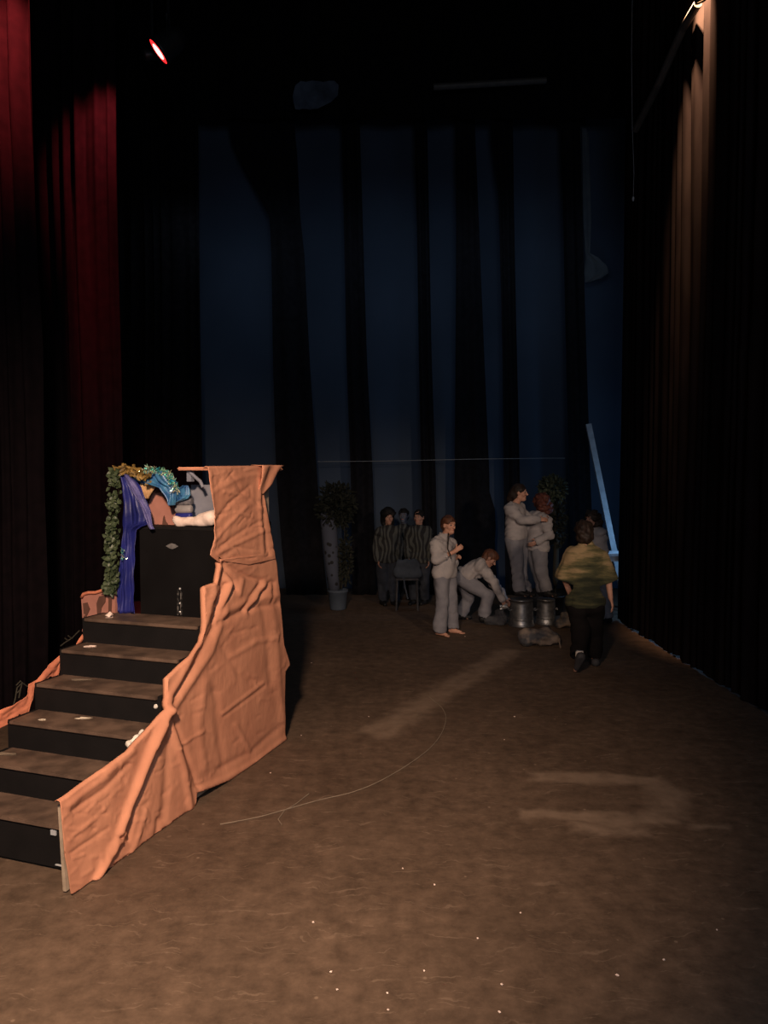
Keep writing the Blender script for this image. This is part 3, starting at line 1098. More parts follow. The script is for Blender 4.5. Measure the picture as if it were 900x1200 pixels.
mb = MB(ofl)
flat_panel(mb, [(96, 740), (97, 735), (96, 715), (95, 700), (97, 697), (104, 695), (112, 695), (121, 692), (131, 690), (135, 694), (135, 727), (125, 728), (111.5, 729.5), (110.8, 740)], 1.40, .03, True)
mb.build('panel', M['pink'], flat)
M['pinkdark'] = mat('dark brown paint', (.13, .065, .05, 1), .9, spec=.1)
M['pinklight'] = mat('dusty rose paint', (.42, .23, .19, 1), .9)
for pts in ([(97, 707), (102, 706), (105, 714), (102, 721), (98, 719)], [(98, 722), (101, 720), (103, 728), (100, 734), (98, 732)],
            [(113, 707), (116, 699), (124, 697), (123, 706), (119, 712), (117, 724), (114, 726)], [(127, 699), (131, 698), (130, 718), (127, 722)]):
    mb = MB(ofl); flat_panel(mb, pts, 1.394, .006, True); mb.build('dark_patch', M['pinkdark'], flat)
mb = MB(ofl)
mb.tube([front(95.5, 700, 1.39), front(98, 696, 1.39), front(104, 694.5, 1.39), front(112, 694.5, 1.39), front(121, 691.5, 1.39), front(131, 689.5, 1.39), front(134, 692, 1.39)], .012, 8)
mb.build('rolled_edge', M['orange_left'], flat, True)

# ------------------------------------------------------------------ blue curtain and cave dressing above the box
def front_cloth(name, rows, s, n, amp, freq, mat_, label, cat='curtain', seed=1, org=None, group=None):
    """rows: (y, xl, xr) pixels in the plane of the stair front; folds run down"""
    ys = np.array([r_[0] for r_ in rows], float)
    P = []
    m = 46
    for i in range(m + 1):
        y = ys[0] + (ys[-1] - ys[0]) * i / m
        l = np.interp(y, ys, [r_[1] for r_ in rows]); r = np.interp(y, ys, [r_[2] for r_ in rows])
        row = []
        for j in range(n + 1):
            b = j / n
            p = front(l + (r - l) * b, y, s)
            D = amp * math.sin(b * freq + seed + .02 * y) + .5 * amp * math.sin(b * freq * 2.3 - .04 * y + seed * 2) + .35 * amp * math.sin(y * .21 + b * 5)
            pp = p - U * (D + amp)
            pp.z = max(pp.z, ZS[5] + .004)
            row.append(pp)
        P.append(row)
    org = P[-1][0].copy() if org is None else org
    mb = MB(org)
    mb.grid(P)
    o = mb.build(name, mat_, smooth=True)
    o.location = org
    sd = o.modifiers.new('thickness', 'SOLIDIFY'); sd.thickness = .003
    return tag(o, label, cat, group)


front_cloth('blue_curtain', [(556, 143, 152), (570, 147, 165), (590, 147, 174), (602, 147, 178), (614, 146, 177), (619, 146, 162), (625, 146, 160.5), (670, 142, 160.5), (700, 139, 160.5), (716, 137, 160.5), (722, 136, 160.5)],
            1.435, 40, .014, 11, M['blue'], 'royal blue curtain hanging left of the black box', seed=2)
front_cloth('turquoise_swag', [(552, 155, 200), (556, 152, 204), (562, 158, 206), (566, 166, 208), (571, 186, 209), (578, 192, 208), (584, 197, 207), (592, 201, 205)],
            1.46, 40, .02, 14, M['teal'], 'turquoise swag draped over the cave top left of the frame', 'drape', seed=5)
front_cloth('turquoise_swag', [(569, 217, 222), (573, 211, 224), (580, 207, 225), (584, 206, 222), (588, 206, 211)],
            1.5, 24, .015, 9, M['teal'], 'small blue cloth scrap above the grey striped roll', 'drape', seed=8)
front_cloth('violet_sash', [(556, 146, 150), (565, 150, 158), (576, 156, 164), (588, 163, 170), (598, 168, 176), (606, 171, 178), (616, 174, 180), (620, 176, 182)],
            1.40, 14, .010, 8, mat('violet blue sheer', (.14, .13, .33, 1), .5, (.08, .08, .24, 1), 12, 3), 'violet sheer sash slanting across the blue curtain', 'drape', seed=4)
front_cloth('gold_scarf', [(563, 168, 178), (568, 167, 184), (573, 169, 182), (578, 171, 179), (584, 173, 176)],
            1.50, 14, .012, 7, mat('gold cream cloth', (.62, .38, .18, 1), .6, (.35, .2, .1, 1), 10, 3), 'gold cream scrap tucked under the turquoise swag', 'cloth', seed=3)
# backing board
bk = empty('cave_backing', st(1.60, .35, ZBOX), 'pinkish tan painted backing board rising above the black box', 'scenery flat')
obk = bk.location.copy()
mb = MB(obk)
flat_panel(mb, [(174, 617.0), (174, 598), (175, 588), (178, 579), (184, 573), (192, 571), (199, 574), (203, 584), (206, 598), (209, 617.0)], 1.60, .02)
mb.build('panel', M['pink'], bk)
for pts in ([(181, 578), (184, 573), (192, 571), (196, 575), (193, 578), (187, 577)], [(190, 616.8), (191, 607), (192, 604), (194, 611), (197, 616.8)], [(203, 586), (207, 592), (207, 600), (204, 596)], [(175, 616.8), (176, 609), (179, 612), (180, 616.8)]):
    mb = MB(obk); flat_panel(mb, pts, 1.594, .006); mb.build('dark_patch', M['pinkdark'], bk)
# dark back so the cave reads black behind
# grey roll with stripes
rl = empty('fabric_roll', front(215, 602, 1.54), 'grey striped cloth roll stacked above the box top', 'roll')
orl = rl.location.copy()
for k, (yy, rr, mm) in enumerate(((588, 5.0, M['roll']), (597, 5.0, mat('roll pale layer', (.30, .28, .28, 1), .6)), (605, 4.2, M['blue']))):
    a = front(206.5, yy, 1.54); b = front(225, yy - .6, 1.54)
    R = rr / F_PX * 5.35
    mb = MB(orl)
    pts = [a + (b - a) * t for t in (0, .04, .12, .5, .88, .96, 1)]
    mb.tube(pts, [R * .6, R * .9, R, R * 1.02, R, R * .9, R * .6], 16)
    mb.build('layer', mm, rl, True)
# blue roll sits on a small block so the stack rests on the box top
mb = MB(orl)
q0 = front(209, 609, 1.53); q1 = front(225, 609, 1.53)
zz = (q0.z + ZBOX) / 2
mb.hexa([V((q0.x, q0.y, ZBOX + .001)), V((q1.x, q1.y, ZBOX + .001)), V((q1.x, q1.y, ZBOX + .001)) + U * .08, V((q0.x, q0.y, ZBOX + .001)) + U * .08],
        [V((q0.x, q0.y, q0.z)), V((q1.x, q1.y, q0.z)), V((q1.x, q1.y, q0.z)) + U * .08, V((q0.x, q0.y, q0.z)) + U * .08])
mb.build('base', M['blue'], rl)


# ------------------------------------------------------------------ SDF modelling (people, soft bundles)
class SDF:
    def __init__(self, lo, hi, h):
        self.h = h
        self.lo = np.array(lo, float)
        self.n = np.maximum(np.ceil((np.array(hi) - self.lo) / h).astype(int) + 1, 4)
        self.F = np.full(self.n, 1.0, np.float32)
        self.ax = [self.lo[i] + h * np.arange(self.n[i]) for i in range(3)]

    def _sl(self, lo, hi):
        s = []
        for i in range(3):
            a = int(max(0, math.floor((lo[i] - self.lo[i]) / self.h)))
            b = int(min(self.n[i], math.ceil((hi[i] - self.lo[i]) / self.h) + 1))
            if b <= a: return None
            s.append(slice(a, b))
        return tuple(s)

    def _g(self, sl):
        return np.meshgrid(self.ax[0][sl[0]], self.ax[1][sl[1]], self.ax[2][sl[2]], indexing='ij', sparse=True)

    def _mix(self, sl, d, k, sub=False):
        a = self.F[sl]
        d = d.astype(np.float32)
        if sub:
            d = -d
            if k > 0:
                h = np.clip(.5 - .5 * (d - a) / k, 0, 1)
                self.F[sl] = (a * h + d * (1 - h)) + k * h * (1 - h)
            else:
                self.F[sl] = np.maximum(a, d)
            return
        if k > 0:
            h = np.clip(.5 + .5 * (d - a) / k, 0, 1)
            self.F[sl] = d * (1 - h) + a * h - k * h * (1 - h)
        else:
            self.F[sl] = np.minimum(a, d)

    def cap(self, a, b, r1, r2=None, k=.02, n=None, q=1.0, sub=False):
        r2 = r1 if r2 is None else r2
        a = np.array(a, float); b = np.array(b, float)
        if np.linalg.norm(b - a) < 1e-5: b = b + 1e-4
        m = max(r1, r2) * max(1, q) + .07 + k
        sl = self._sl(np.minimum(a, b) - m, np.maximum(a, b) + m)
        if sl is None: return
        X, Y, Z = self._g(sl)
        px, py, pz = X - a[0], Y - a[1], Z - a[2]
        ba = b - a
        if n is not None:
            n = np.array(n, float); n /= np.linalg.norm(n)
            ta = (px * ba[0] + py * ba[1] + pz * ba[2]) / ba.dot(ba)
            ta = np.clip(ta, 0, 1)
            qx, qy, qz = px - ta * ba[0], py - ta * ba[1], pz - ta * ba[2]
            dn = qx * n[0] + qy * n[1] + qz * n[2]
            f = 1 / q - 1
            qx, qy, qz = qx + f * dn * n[0], qy + f * dn * n[1], qz + f * dn * n[2]
            d = (np.sqrt(qx * qx + qy * qy + qz * qz) - (r1 + (r2 - r1) * ta))
            if q < 1: d = d * (q * .5 + .5)
        else:
            ta = np.clip((px * ba[0] + py * ba[1] + pz * ba[2]) / ba.dot(ba), 0, 1)
            d = np.sqrt((px - ta * ba[0]) ** 2 + (py - ta * ba[1]) ** 2 + (pz - ta * ba[2]) ** 2) - (r1 + (r2 - r1) * ta)
        self._mix(sl, d, k, sub)

    def ell(self, c, R, axes=None, k=.02, sub=False):
        c = np.array(c, float); R = np.array(R, float)
        m = R.max() + .06 + k
        sl = self._sl(c - m, c + m)
        if sl is None: return
        X, Y, Z = self._g(sl)
        X, Y, Z = X - c[0], Y - c[1], Z - c[2]
        if axes is None: axes = np.eye(3)
        axes = np.array(axes, float)
        u = [(X * axes[i][0] + Y * axes[i][1] + Z * axes[i][2]) for i in range(3)]
        k0 = np.sqrt(sum((u[i] / R[i]) ** 2 for i in range(3)))
        k1 = np.sqrt(sum((u[i] / R[i] ** 2) ** 2 for i in range(3))) + 1e-9
        d = k0 * (k0 - 1) / k1
        d = np.where(k0 < .05, -R.min(), d)
        self._mix(sl, d, k, sub)

    def cut(self, p, n, k=.0):
        """remove everything on the +n side of plane"""
        X, Y, Z = np.meshgrid(*self.ax, indexing='ij', sparse=True)
        n = np.array(n, float); n /= np.linalg.norm(n)
        d = ((X - p[0]) * n[0] + (Y - p[1]) * n[1] + (Z - p[2]) * n[2]).astype(np.float32)
        self.F = np.maximum(self.F, d)

    def wave(self, seed, freq, amp, n=7, stretch=(1, 1, 1)):
        r = np.random.default_rng(seed)
        X, Y, Z = np.meshgrid(*self.ax, indexing='ij', sparse=True)
        out = np.zeros(self.F.shape, np.float32)
        for _ in range(n):
            v = r.normal(size=3); v /= np.linalg.norm(v)
            v = v * np.array(stretch) * freq * r.uniform(.6, 1.6)
            out += np.sin(X * v[0] + Y * v[1] + Z * v[2] + r.uniform(0, 6.28)
                          + 1.2 * np.sin(X * v[1] * .6 + Y * v[2] * .6 + Z * v[0] * .6 + r.uniform(0, 6.28))).astype(np.float32)
        self.F += amp * out / math.sqrt(n) * (self.F < .15)

    def crease(self, seed, freq, amp, n=3, stretch=(1, 1, 1)):
        """pinched folds like soft cloth"""
        r = np.random.default_rng(seed)
        X, Y, Z = np.meshgrid(*self.ax, indexing='ij', sparse=True)
        out = np.zeros(self.F.shape, np.float32)
        for _ in range(n):
            v = r.normal(size=3) * np.array(stretch); v /= np.linalg.norm(v)
            v = v * freq * r.uniform(.7, 1.4)
            w = r.normal(size=3); w = w / np.linalg.norm(w) * freq * .33
            ph = X * v[0] + Y * v[1] + Z * v[2] + r.uniform(0, 6.28) + 1.3 * np.sin(X * w[0] + Y * w[1] + Z * w[2] + r.uniform(0, 6.28))
            a = .5 + .5 * np.sin(X * w[1] + Y * w[2] + Z * w[0] + r.uniform(0, 6.28))
            out += ((.55 - np.abs(np.sin(ph))) * a).astype(np.float32)
        self.F += amp * out * (self.F < .15)

    def mesh(self, name, org):
        F = self.F.copy()
        F[0], F[-1] = 1, 1
        F[:, 0], F[:, -1] = 1, 1
        F[:, :, 0], F[:, :, -1] = 1, 1
        I = F < 0
        nx, ny, nz = F.shape
        corners = [(i, j, k) for i in (0, 1) for j in (0, 1) for k in (0, 1)]

        def sh(A, c): return A[c[0]:nx - 1 + c[0], c[1]:ny - 1 + c[1], c[2]:nz - 1 + c[2]]
        cnt = sum(sh(I, c).astype(np.int8) for c in corners)
        act = (cnt > 0) & (cnt < 8)
        idx = np.argwhere(act)
        ids = np.full(act.shape, -1, np.int64)
        ids[act] = np.arange(len(idx))
        acc = np.zeros((len(idx), 3)); num = np.zeros(len(idx))
        ix = idx.T
        for axis in range(3):
            oth = [a for a in range(3) if a != axis]
            for a in (0, 1):
                for b in (0, 1):
                    c0 = [0, 0, 0]; c0[oth[0]] = a; c0[oth[1]] = b
                    c1 = list(c0); c1[axis] = 1
                    f0 = F[ix[0] + c0[0], ix[1] + c0[1], ix[2] + c0[2]]
                    f1 = F[ix[0] + c1[0], ix[1] + c1[1], ix[2] + c1[2]]
                    m = (f0 < 0) != (f1 < 0)
                    t = np.where(m, f0 / np.where(m, f0 - f1, 1), 0)
                    pos = np.tile(np.array(c0, float), (len(idx), 1))
                    pos[:, axis] = t
                    acc[m] += pos[m]; num[m] += 1
        P = (idx + acc / num[:, None]) * self.h + self.lo - np.array(org)
        faces = []
        for axis in range(3):
            oth = [a for a in range(3) if a != axis]
            s0 = [slice(1, -1)] * 3; s1 = [slice(1, -1)] * 3
            s0[axis] = slice(0, F.shape[axis] - 1); s1[axis] = slice(1, F.shape[axis])
            A = I[tuple(s0)]; B = I[tuple(s1)]
            for flip, msk in ((False, A & ~B), (True, ~A & B)):
                e = np.argwhere(msk)
                for o in oth: e[:, o] += 1
                def cid(d0, d1):
                    q = e.copy(); q[:, oth[0]] += d0; q[:, oth[1]] += d1
                    return ids[q[:, 0], q[:, 1], q[:, 2]]
                quad = np.stack([cid(-1, -1), cid(0, -1), cid(0, 0), cid(-1, 0)], 1)
                if (axis == 1) != flip: quad = quad[:, ::-1]
                faces.append(quad)
        Q = np.concatenate(faces)
        Q = Q[(Q >= 0).all(1)]
        # light smoothing
        nb = np.zeros_like(P); ct = np.zeros(len(P))
        for a, b in ((0, 1), (1, 2), (2, 3), (3, 0)):
            np.add.at(nb, Q[:, a], P[Q[:, b]]); np.add.at(ct, Q[:, a], 1)
            np.add.at(nb, Q[:, b], P[Q[:, a]]); np.add.at(ct, Q[:, b], 1)
        P = P * .6 + nb / np.maximum(ct, 1)[:, None] * .4
        me = bpy.data.meshes.new(name)
        me.from_pydata(P.tolist(), [], Q.tolist())
        return me


def sdf_obj(s, name, m, parent):
    return link(name, s.mesh(name, parent.location), m, parent, True)


def hand(s, wrist, d, n, sidev, curl=.5, sc=1.0):
    """palm + four unequal fingers + thumb. d: wrist->fingers, n: back of the hand, sidev: thumb side"""
    d = V(d).normalized(); n = V(n); n = (n - d * n.dot(d)).normalized()
    w = d.cross(n).normalized()
    if w.dot(V(sidev)) < 0: w = -w
    W = V(wrist)
    s.cap(W - d * .01 * sc, W + d * .03 * sc, .024 * sc, .028 * sc, .015, n, .6)
    s.cap(W + d * .03 * sc + w * .008 * sc, W + d * .075 * sc, .031 * sc, .036 * sc, .012, n, .42)
    for off, L in ((.028, .9), (.0095, 1.0), (-.0095, .94), (-.027, .74)):
        p = W + d * (.088 - abs(off) * .25) * sc + w * off * sc
        dd = (d + w * off * 2.0).normalized()
        a = 0
        for seg, (ln, r1, r2) in enumerate(((.042, .0095, .009), (.027, .009, .0083), (.021, .0083, .007))):
            a += curl * (.55, .95, .7)[seg]
            e = p + (dd * math.cos(a) - n * math.sin(a)) * ln * L * sc
            s.cap(p, e, r1 * sc, r2 * sc, .003)
            p = e
    p = W + d * .028 * sc + w * .024 * sc
    e = p + (d * .55 + w * .75 - n * .35 * curl).normalized() * .040 * sc
    s.cap(p, e, .014 * sc, .0105 * sc, .008)
    e2 = e + (d * .9 + w * .25 - n * .5 * curl).normalized() * .030 * sc
    s.cap(e, e2, .0105 * sc, .0085 * sc, .003)


def head_frame(f, up):
    f = V(f).normalized(); up = V(up)
    up = (up - f * up.dot(f)).normalized()
    r = f.cross(up)
    return r, f, up


def head(s, c, fr, sc=1.0):
    r, f, u = fr
    L = lambda x, y, z: V(c) + (r * x + f * y + u * z) * sc
    ax = [tuple(r), tuple(f), tuple(u)]
    s.ell(L(0, -.012, .028), np.array((.073, .092, .083)) * sc, ax, .02)
    s.cap(L(0, .022, -.02), L(0, .045, -.083), .062 * sc, .034 * sc, .03)
    s.cap(L(-.035, .0, -.06), L(0, .05, -.088), .028 * sc, .026 * sc, .02)
    s.cap(L(.035, .0, -.06), L(0, .05, -.088), .028 * sc, .026 * sc, .02)
    s.cap(L(-.03, .074, .024), L(.03, .074, .024), .014 * sc, .014 * sc, .012)
    for q in (-1, 1):
        s.ell(L(q * .031, .091, .004), np.array((.017, .014, .010)) * sc, ax, .012, True)
        s.ell(L(q * .075, -.008, -.008), np.array((.010, .021, .032)) * sc, ax, .006)
        s.ell(L(q * .04, .052, -.03), np.array((.022, .022, .022)) * sc, ax, .02)
    s.cap(L(0, .082, .012), L(0, .106, -.030), .008 * sc, .0135 * sc, .008)
    s.cap(L(-.009, .093, -.034), L(.009, .093, -.034), .009 * sc, .009 * sc, .006)
    s.cap(L(-.018, .078, -.060), L(.018, .078, -.060), .009 * sc, .009 * sc, .006)
    s.ell(L(0, .066, -.094), np.array((.02, .018, .016)) * sc, ax, .014)


def face_bits(parent, c, fr, sc, skin=None):
    r, f, u = fr
    L = lambda x, y, z: V(c) + (r * x + f * y + u * z) * sc
    for q in (-1, 1):
        mb = MB(parent.location)
        mb.lathe(L(q * .031, .069, .004), [(0, .0125 * sc), (.006 * sc, .011 * sc), (.0105 * sc, .007 * sc), (.0125 * sc, 0), (.010 * sc, -.007 * sc), (0, -.0125 * sc)], 12, f)
        mb.build('eye', M['eye'], parent, True)
    mb = MB(parent.location)
    mb.tube([L(-.020, .079, -.061), L(-.010, .087, -.058), L(0, .0885, -.059), L(.010, .087, -.058), L(.020, .079, -.061)], [.002 * sc, .0045 * sc, .005 * sc, .0045 * sc, .002 * sc], 8)
    mb.build('lips', M['lip'], parent, True)
    for q in (-1, 1):
        mb = MB(parent.location)
        mb.tube([L(q * .015, .089, .026), L(q * .030, .087, .031), L(q * .046, .075, .026)], .0035 * sc, 6)
        mb.build('eyebrow', M['hair_auburn'], parent, True)


def bbox(pts, m):
    a = np.array([tuple(p) for p in pts])
    return a.min(0) - m, a.max(0) + m


def person(J, label, fwd, head_dir, head_up=(0, 0, 1), hs=1.0, top=None, bottom=None, hair=None, skin='skin', shoes='shoe_black', bare=False,
           hands=None, group=None, h=.0075, baggy=1.0, hem=None, sleeve_end=1.0, pant_end=.93, lean_pelvis=None, faces=True, top_fn=None, seed=1, toes=None,
           torso=(1.0, 1.0), hair_fn=None, name='person', base=None, limb=1.0, waist_cut=True):
    """J: joints in world space. One continuous body; clothing, hair and shoes are children."""
    fwd = V(fwd).normalized()
    J = {k: V(v) for k, v in J.items()}
    base = base if base is not None else V(((J['ankL'].x + J['ankR'].x) / 2, (J['ankL'].y + J['ankR'].y) / 2, min(J['ankL'].z, J['ankR'].z) - .07))
    root = empty(name, base, label, 'person', group)
    hc = J['head']
    fr = head_frame(head_dir, head_up)
    toes = toes or {}
    allp = list(J.values())
    lo, hi = bbox(allp, .30)
    lo[2] = base.z - .02
    s = SDF(lo, hi, h)
    shw = (J['shL'] - J['shR'])
    lat = shw.normalized()
    spine = (J['neck'] - J['pelvis']).normalized()
    nrm = lat.cross(spine).normalized()
    if nrm.dot(fwd) < 0: nrm = -nrm
    # --- body
    mid = J['pelvis'].lerp(J['neck'], .45)
    chest = J['pelvis'].lerp(J['neck'], .72)
    s.cap(J['pelvis'] - lat * .035, J['pelvis'] + lat * .035, .105, .105, .04, nrm, .85)
    s.cap(J['pelvis'], mid, .105, .10, .05, nrm, .8)
    s.cap(mid, chest, .11, .115, .05, nrm, .8)
    s.cap(J['shL'].lerp(chest, .35), J['shR'].lerp(chest, .35), .085, .085, .05, nrm, .8)
    s.cap(J['shL'], J['shR'], .05, .05, .04)
    neck_top = hc - fr[2] * .075 * hs - fr[1] * .018 * hs
    s.cap(J['neck'] - spine * .02, neck_top, .052, .048, .025)
    head(s, hc, fr, hs)
    for sd in 'LR':
        s.cap(J['sh' + sd], J['el' + sd], .046 * limb, .037 * limb, .03)
        s.cap(J['el' + sd], J['wr' + sd], .037 * limb, .025 * limb, .012)
        hd = (hands or {}).get(sd, {})
        dv = V(hd.get('d', (J['wr' + sd] - J['el' + sd])))
        nv = V(hd.get('n', lat * (1 if sd == 'L' else -1)))
        hand(s, J['wr' + sd], dv, nv, V(hd.get('thumb', fwd)), hd.get('curl', .45), .92)
        hip = J['pelvis'] + (lat if sd == 'L' else -lat) * .085 - spine * .03
        s.cap(hip, J['kn' + sd], .082, .052, .04)
        s.cap(J['kn' + sd], J['kn' + sd].lerp(J['ank' + sd], .35), .050, .052, .02)
        s.cap(J['kn' + sd].lerp(J['ank' + sd], .35), J['ank' + sd], .052, .034, .02)
        td = V(toes.get(sd, fwd)).normalized()
        an = J['ank' + sd]
        s.cap(an, an - V((0, 0, .035)) - td * .035, .034, .030, .015)
        ftd = V((td.x, td.y, td.z))
        s.cap(an - V((0, 0, .03)), an + ftd * .10 - V((0, 0, .047)), .034, .022, .02)
        sw_ = ftd.cross(V((0, 0, 1))).normalized() if abs(ftd.z) < .9 else lat
        if bare:
            for kx, (o_, ln) in enumerate(((-.026, .150), (-.010, .152), (.004, .146), (.016, .138), (.027, .126))):
                o2 = o_ if sd == 'R' else -o_
                s.cap(an + ftd * .10 + sw_ * o2 * .9 - V((0, 0, .055)), an + ftd * ln + sw_ * o2 - V((0, 0, .060)), .012, .0095, .006)
        else:
            s.cap(an + ftd * .09 - V((0, 0, .05)), an + ftd * .14 - V((0, 0, .055)), .024, .016, .015, sw_, 1.3)
    sdf_obj(s, 'body', M[skin], root)
    if faces: face_bits(root, hc, fr, hs)
    # --- top
    b = baggy
    if top_fn:
        top_fn(root, J, lat, spine, nrm)
    elif top:
        s = SDF(lo, hi, .009)
        s.cap(J['pelvis'] - lat * .03 + spine * .04, J['pelvis'] + lat * .03 + spine * .04, .135 * b * torso[0], None, .04, nrm, .82)
        s.cap(J['pelvis'] + spine * .04, mid, .135 * b * torso[0], .142 * b * torso[0], .05, nrm, .84 * torso[1])
        s.cap(mid, chest, .142 * b * torso[0], .142 * b, .05, nrm, .84 * torso[1])
        s.cap(J['shL'].lerp(chest, .35), J['shR'].lerp(chest, .35), .105, .105, .05, nrm, .85)
        s.cap(J['shL'], J['shR'], .062, .062, .05)
        s.cap(J['neck'] - spine * .03, J['neck'] + spine * .012, .075, .066, .03)
        for sd in 'LR':
            s.cap(J['sh' + sd], J['el' + sd], .068 * b, .060 * b, .04)
            e = J['el' + sd].lerp(J['wr' + sd], sleeve_end)
            s.cap(J['el' + sd], e, .060 * b, .048 * b, .02)
            s.cap(e - (J['wr' + sd] - J['el' + sd]).normalized() * .03, e, .045, .040, .01)
        hp = J['pelvis'] - spine * (.02 if hem is None else hem)
        s.cap(hp - lat * .045 + spine * .03, hp + lat * .045 + spine * .03, .148 * b * torso[0], None, .03, nrm, .88)
        s.cap(hp - lat * .05, hp + lat * .05, .128 * b * torso[0], None, .02, nrm, .86)
        s.crease(seed, 17, .020, 3, (.6, .6, 1.6))
        s.wave(seed + 3, 16, .004, 6); s.crease(seed + 4, 32, .009, 2, (.7, .7, 1.4))
        s.cut(hp - spine * .035, -spine)
        for sd in 'LR':
            e = J['el' + sd].lerp(J['wr' + sd], sleeve_end)
            ea = (J['wr' + sd] - J['el' + sd]).normalized()
            s.cap(e + ea * .022, e + ea * .05, .024, .026, .0, sub=True)
        # neckline
        s.cap(J['neck'] + spine * .03, J['neck'] + spine * .12, .055, .075, .0, sub=True)
        sdf_obj(s, 'sweatshirt', M[top], root)
    # --- trousers
    if bottom:
        s = SDF(lo, hi, .009)
        s.cap(J['pelvis'] - lat * .035, J['pelvis'] + lat * .035, .122 * b, None, .04, nrm, .88)
        for sd in 'LR':
            hip = J['pelvis'] + (lat if sd == 'L' else -lat) * .082 - spine * .04
            s.cap(hip, J['kn' + sd], .112 * b, .086 * b, .03)
            e = J['kn' + sd].lerp(J['ank' + sd], pant_end)
            s.cap(J['kn' + sd], e, .082 * b, .074 * b, .02)
            ad = (J['ank' + sd] - J['kn' + sd]).normalized()
            s.cap(e - ad * .06, e - ad * .01, .078 * b, .066 * b, .02)
        s.crease(seed + 7, 14, .020, 3, (1.2, 1.2, .6))
        s.wave(seed + 9, 14, .004, 6); s.crease(seed + 8, 28, .009, 2, (1, 1, 1))
        for sd in 'LR':
            e = J['kn' + sd].lerp(J['ank' + sd], pant_end)
            ad = (J['ank' + sd] - J['kn' + sd]).normalized()
            s.cap(e + ad * .05, e + ad * .2, .085, .13, .0, sub=True)
        if waist_cut: s.cut(J['pelvis'] + spine * .10, spine)
        sdf_obj(s, 'trousers', M[bottom], root)
    # --- shoes
    if shoes and not bare:
        for sd in 'LR':
            an = J['ank' + sd]
            td = V(toes.get(sd, fwd)).normalized()
            l2, h2 = bbox([an, an + td * .2, an - td * .06], .09)
            s = SDF(l2, h2, .007)
            up = V((0, 0, 1)) if abs(td.z) < .5 else (lat.cross(td) if lat.cross(td).z > 0 else -lat.cross(td))
            s.cap(an - up * .028 - td * .03, an - up * .02 + td * .02, .042, .042, .02)
            s.cap(an - up * .035 - td * .02, an + td * .13 - up * .045, .040, .030, .03)
            s.cut(an - up * .071, -up)
            sdf_obj(s, 'shoe', M[shoes], root)
    # --- hair
    if hair_fn:
        l2, h2 = bbox([hc], .42)
        s = SDF(l2, h2, .008)
        r, f, u = fr
        L = lambda x, y, z: hc + (r * x + f * y + u * z) * hs
        hair_fn(s, L, [tuple(r), tuple(f), tuple(u)], hs)
        sdf_obj(s, 'hair', M[hair], root)
    return root


def hair_cap(s, L, ax, hs, seed=1, amp=.004):
    s.ell(L(0, -.018, .036), np.array((.084, .100, .088)) * hs, ax, .01)
    s.ell(L(0, -.055, -.02), np.array((.074, .062, .080)) * hs, ax, .02)
    s.wave(seed, 70, amp, 8)
    s.ell(L(0, .085, -.045), np.array((.072, .075, .085)) * hs, ax, .01, True)


# ---- person 1: standing, sweatshirt, hand raised
D1 = 9.95
p = lambda x, y, d=0: at(x, y, D1 + d)
J1 = dict(head=p(526, 615), neck=p(520, 630, .0), shL=p(511, 638, -.13), shR=p(527, 637, .16), pelvis=p(521, 672),
          elL=p(511.5, 657, -.19), wrL=p(534, 645.5, -.22), elR=p(531, 660, .19), wrR=p(532, 655, .10),
          knL=p(518, 706, -.10), ankL=p(515, 738.5, -.07), knR=p(528, 704, .08), ankR=p(531, 736, .10))


def hair1(s, L, ax, hs):
    hair_cap(s, L, ax, hs, 3)
    s.ell(L(0, -.115, -.01), np.array((.036, .036, .04)) * hs, ax, .02)


r1 = person(J1, 'person in pale grey sweats standing barefoot, one fist raised, leftmost of the lit group', (.85, -.5, 0), (.62, -.78, -.05), hs=1.0, top='sweats', bottom='sweats_blue', hair='hair_auburn',
            bare=True, hair_fn=hair1, hands={'L': dict(d=(.85, .1, .6), n=(.1, -.9, .2), curl=1.15, thumb=(0, 0, 1)), 'R': dict(d=(.75, -.4, .5), n=(.4, .5, .6), curl=1.2, thumb=(-.3, -.2, 1))},
            sleeve_end=.42, seed=4, toes={'L': (.80, -.6, 0), 'R': (.92, -.35, 0)}, pant_end=.97, torso=(1.03, 1.05))
# dark lanyard strap hanging from the neck
mb = MB(r1.location)
nk = J1['neck']
mb.tube([nk + V((.055, -.055, .06)), nk + V((.05, -.125, -.0)), p(524.5, 643, -.24), p(528, 651, -.285), p(528.5, 655, -.27)], .008, 6)
mb.build('neck_strap', M['strap'], r1, True)

# ---- person 2: bending over
D2 = 10.75
p = lambda x, y, d=0: at(x, y, D2 + d)
J2 = dict(head=p(574, 654, -.05), neck=p(567, 661), shL=p(563, 663, -.15), shR=p(565, 664, .15), pelvis=p(544, 676),
          elL=p(578, 682, -.17), wrL=p(588, 702, -.15), elR=p(579, 684, .15), wrR=p(591, 701, .08),
          knL=p(571, 697, -.14), ankL=p(567, 722.5, -.12), knR=p(549, 700, .16), ankR=p(540, 719.5, .18))


def hair2(s, L, ax, hs):
    hair_cap(s, L, ax, hs, 5)
    s.ell(L(0, .02, .06), np.array((.075, .09, .06)) * hs, ax, .03)


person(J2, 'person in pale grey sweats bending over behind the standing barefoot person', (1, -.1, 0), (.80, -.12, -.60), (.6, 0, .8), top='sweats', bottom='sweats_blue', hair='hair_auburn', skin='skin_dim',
       hair_fn=hair2, shoes='shoe_black', seed=14, waist_cut=False, hem=-.02, pant_end=.93)

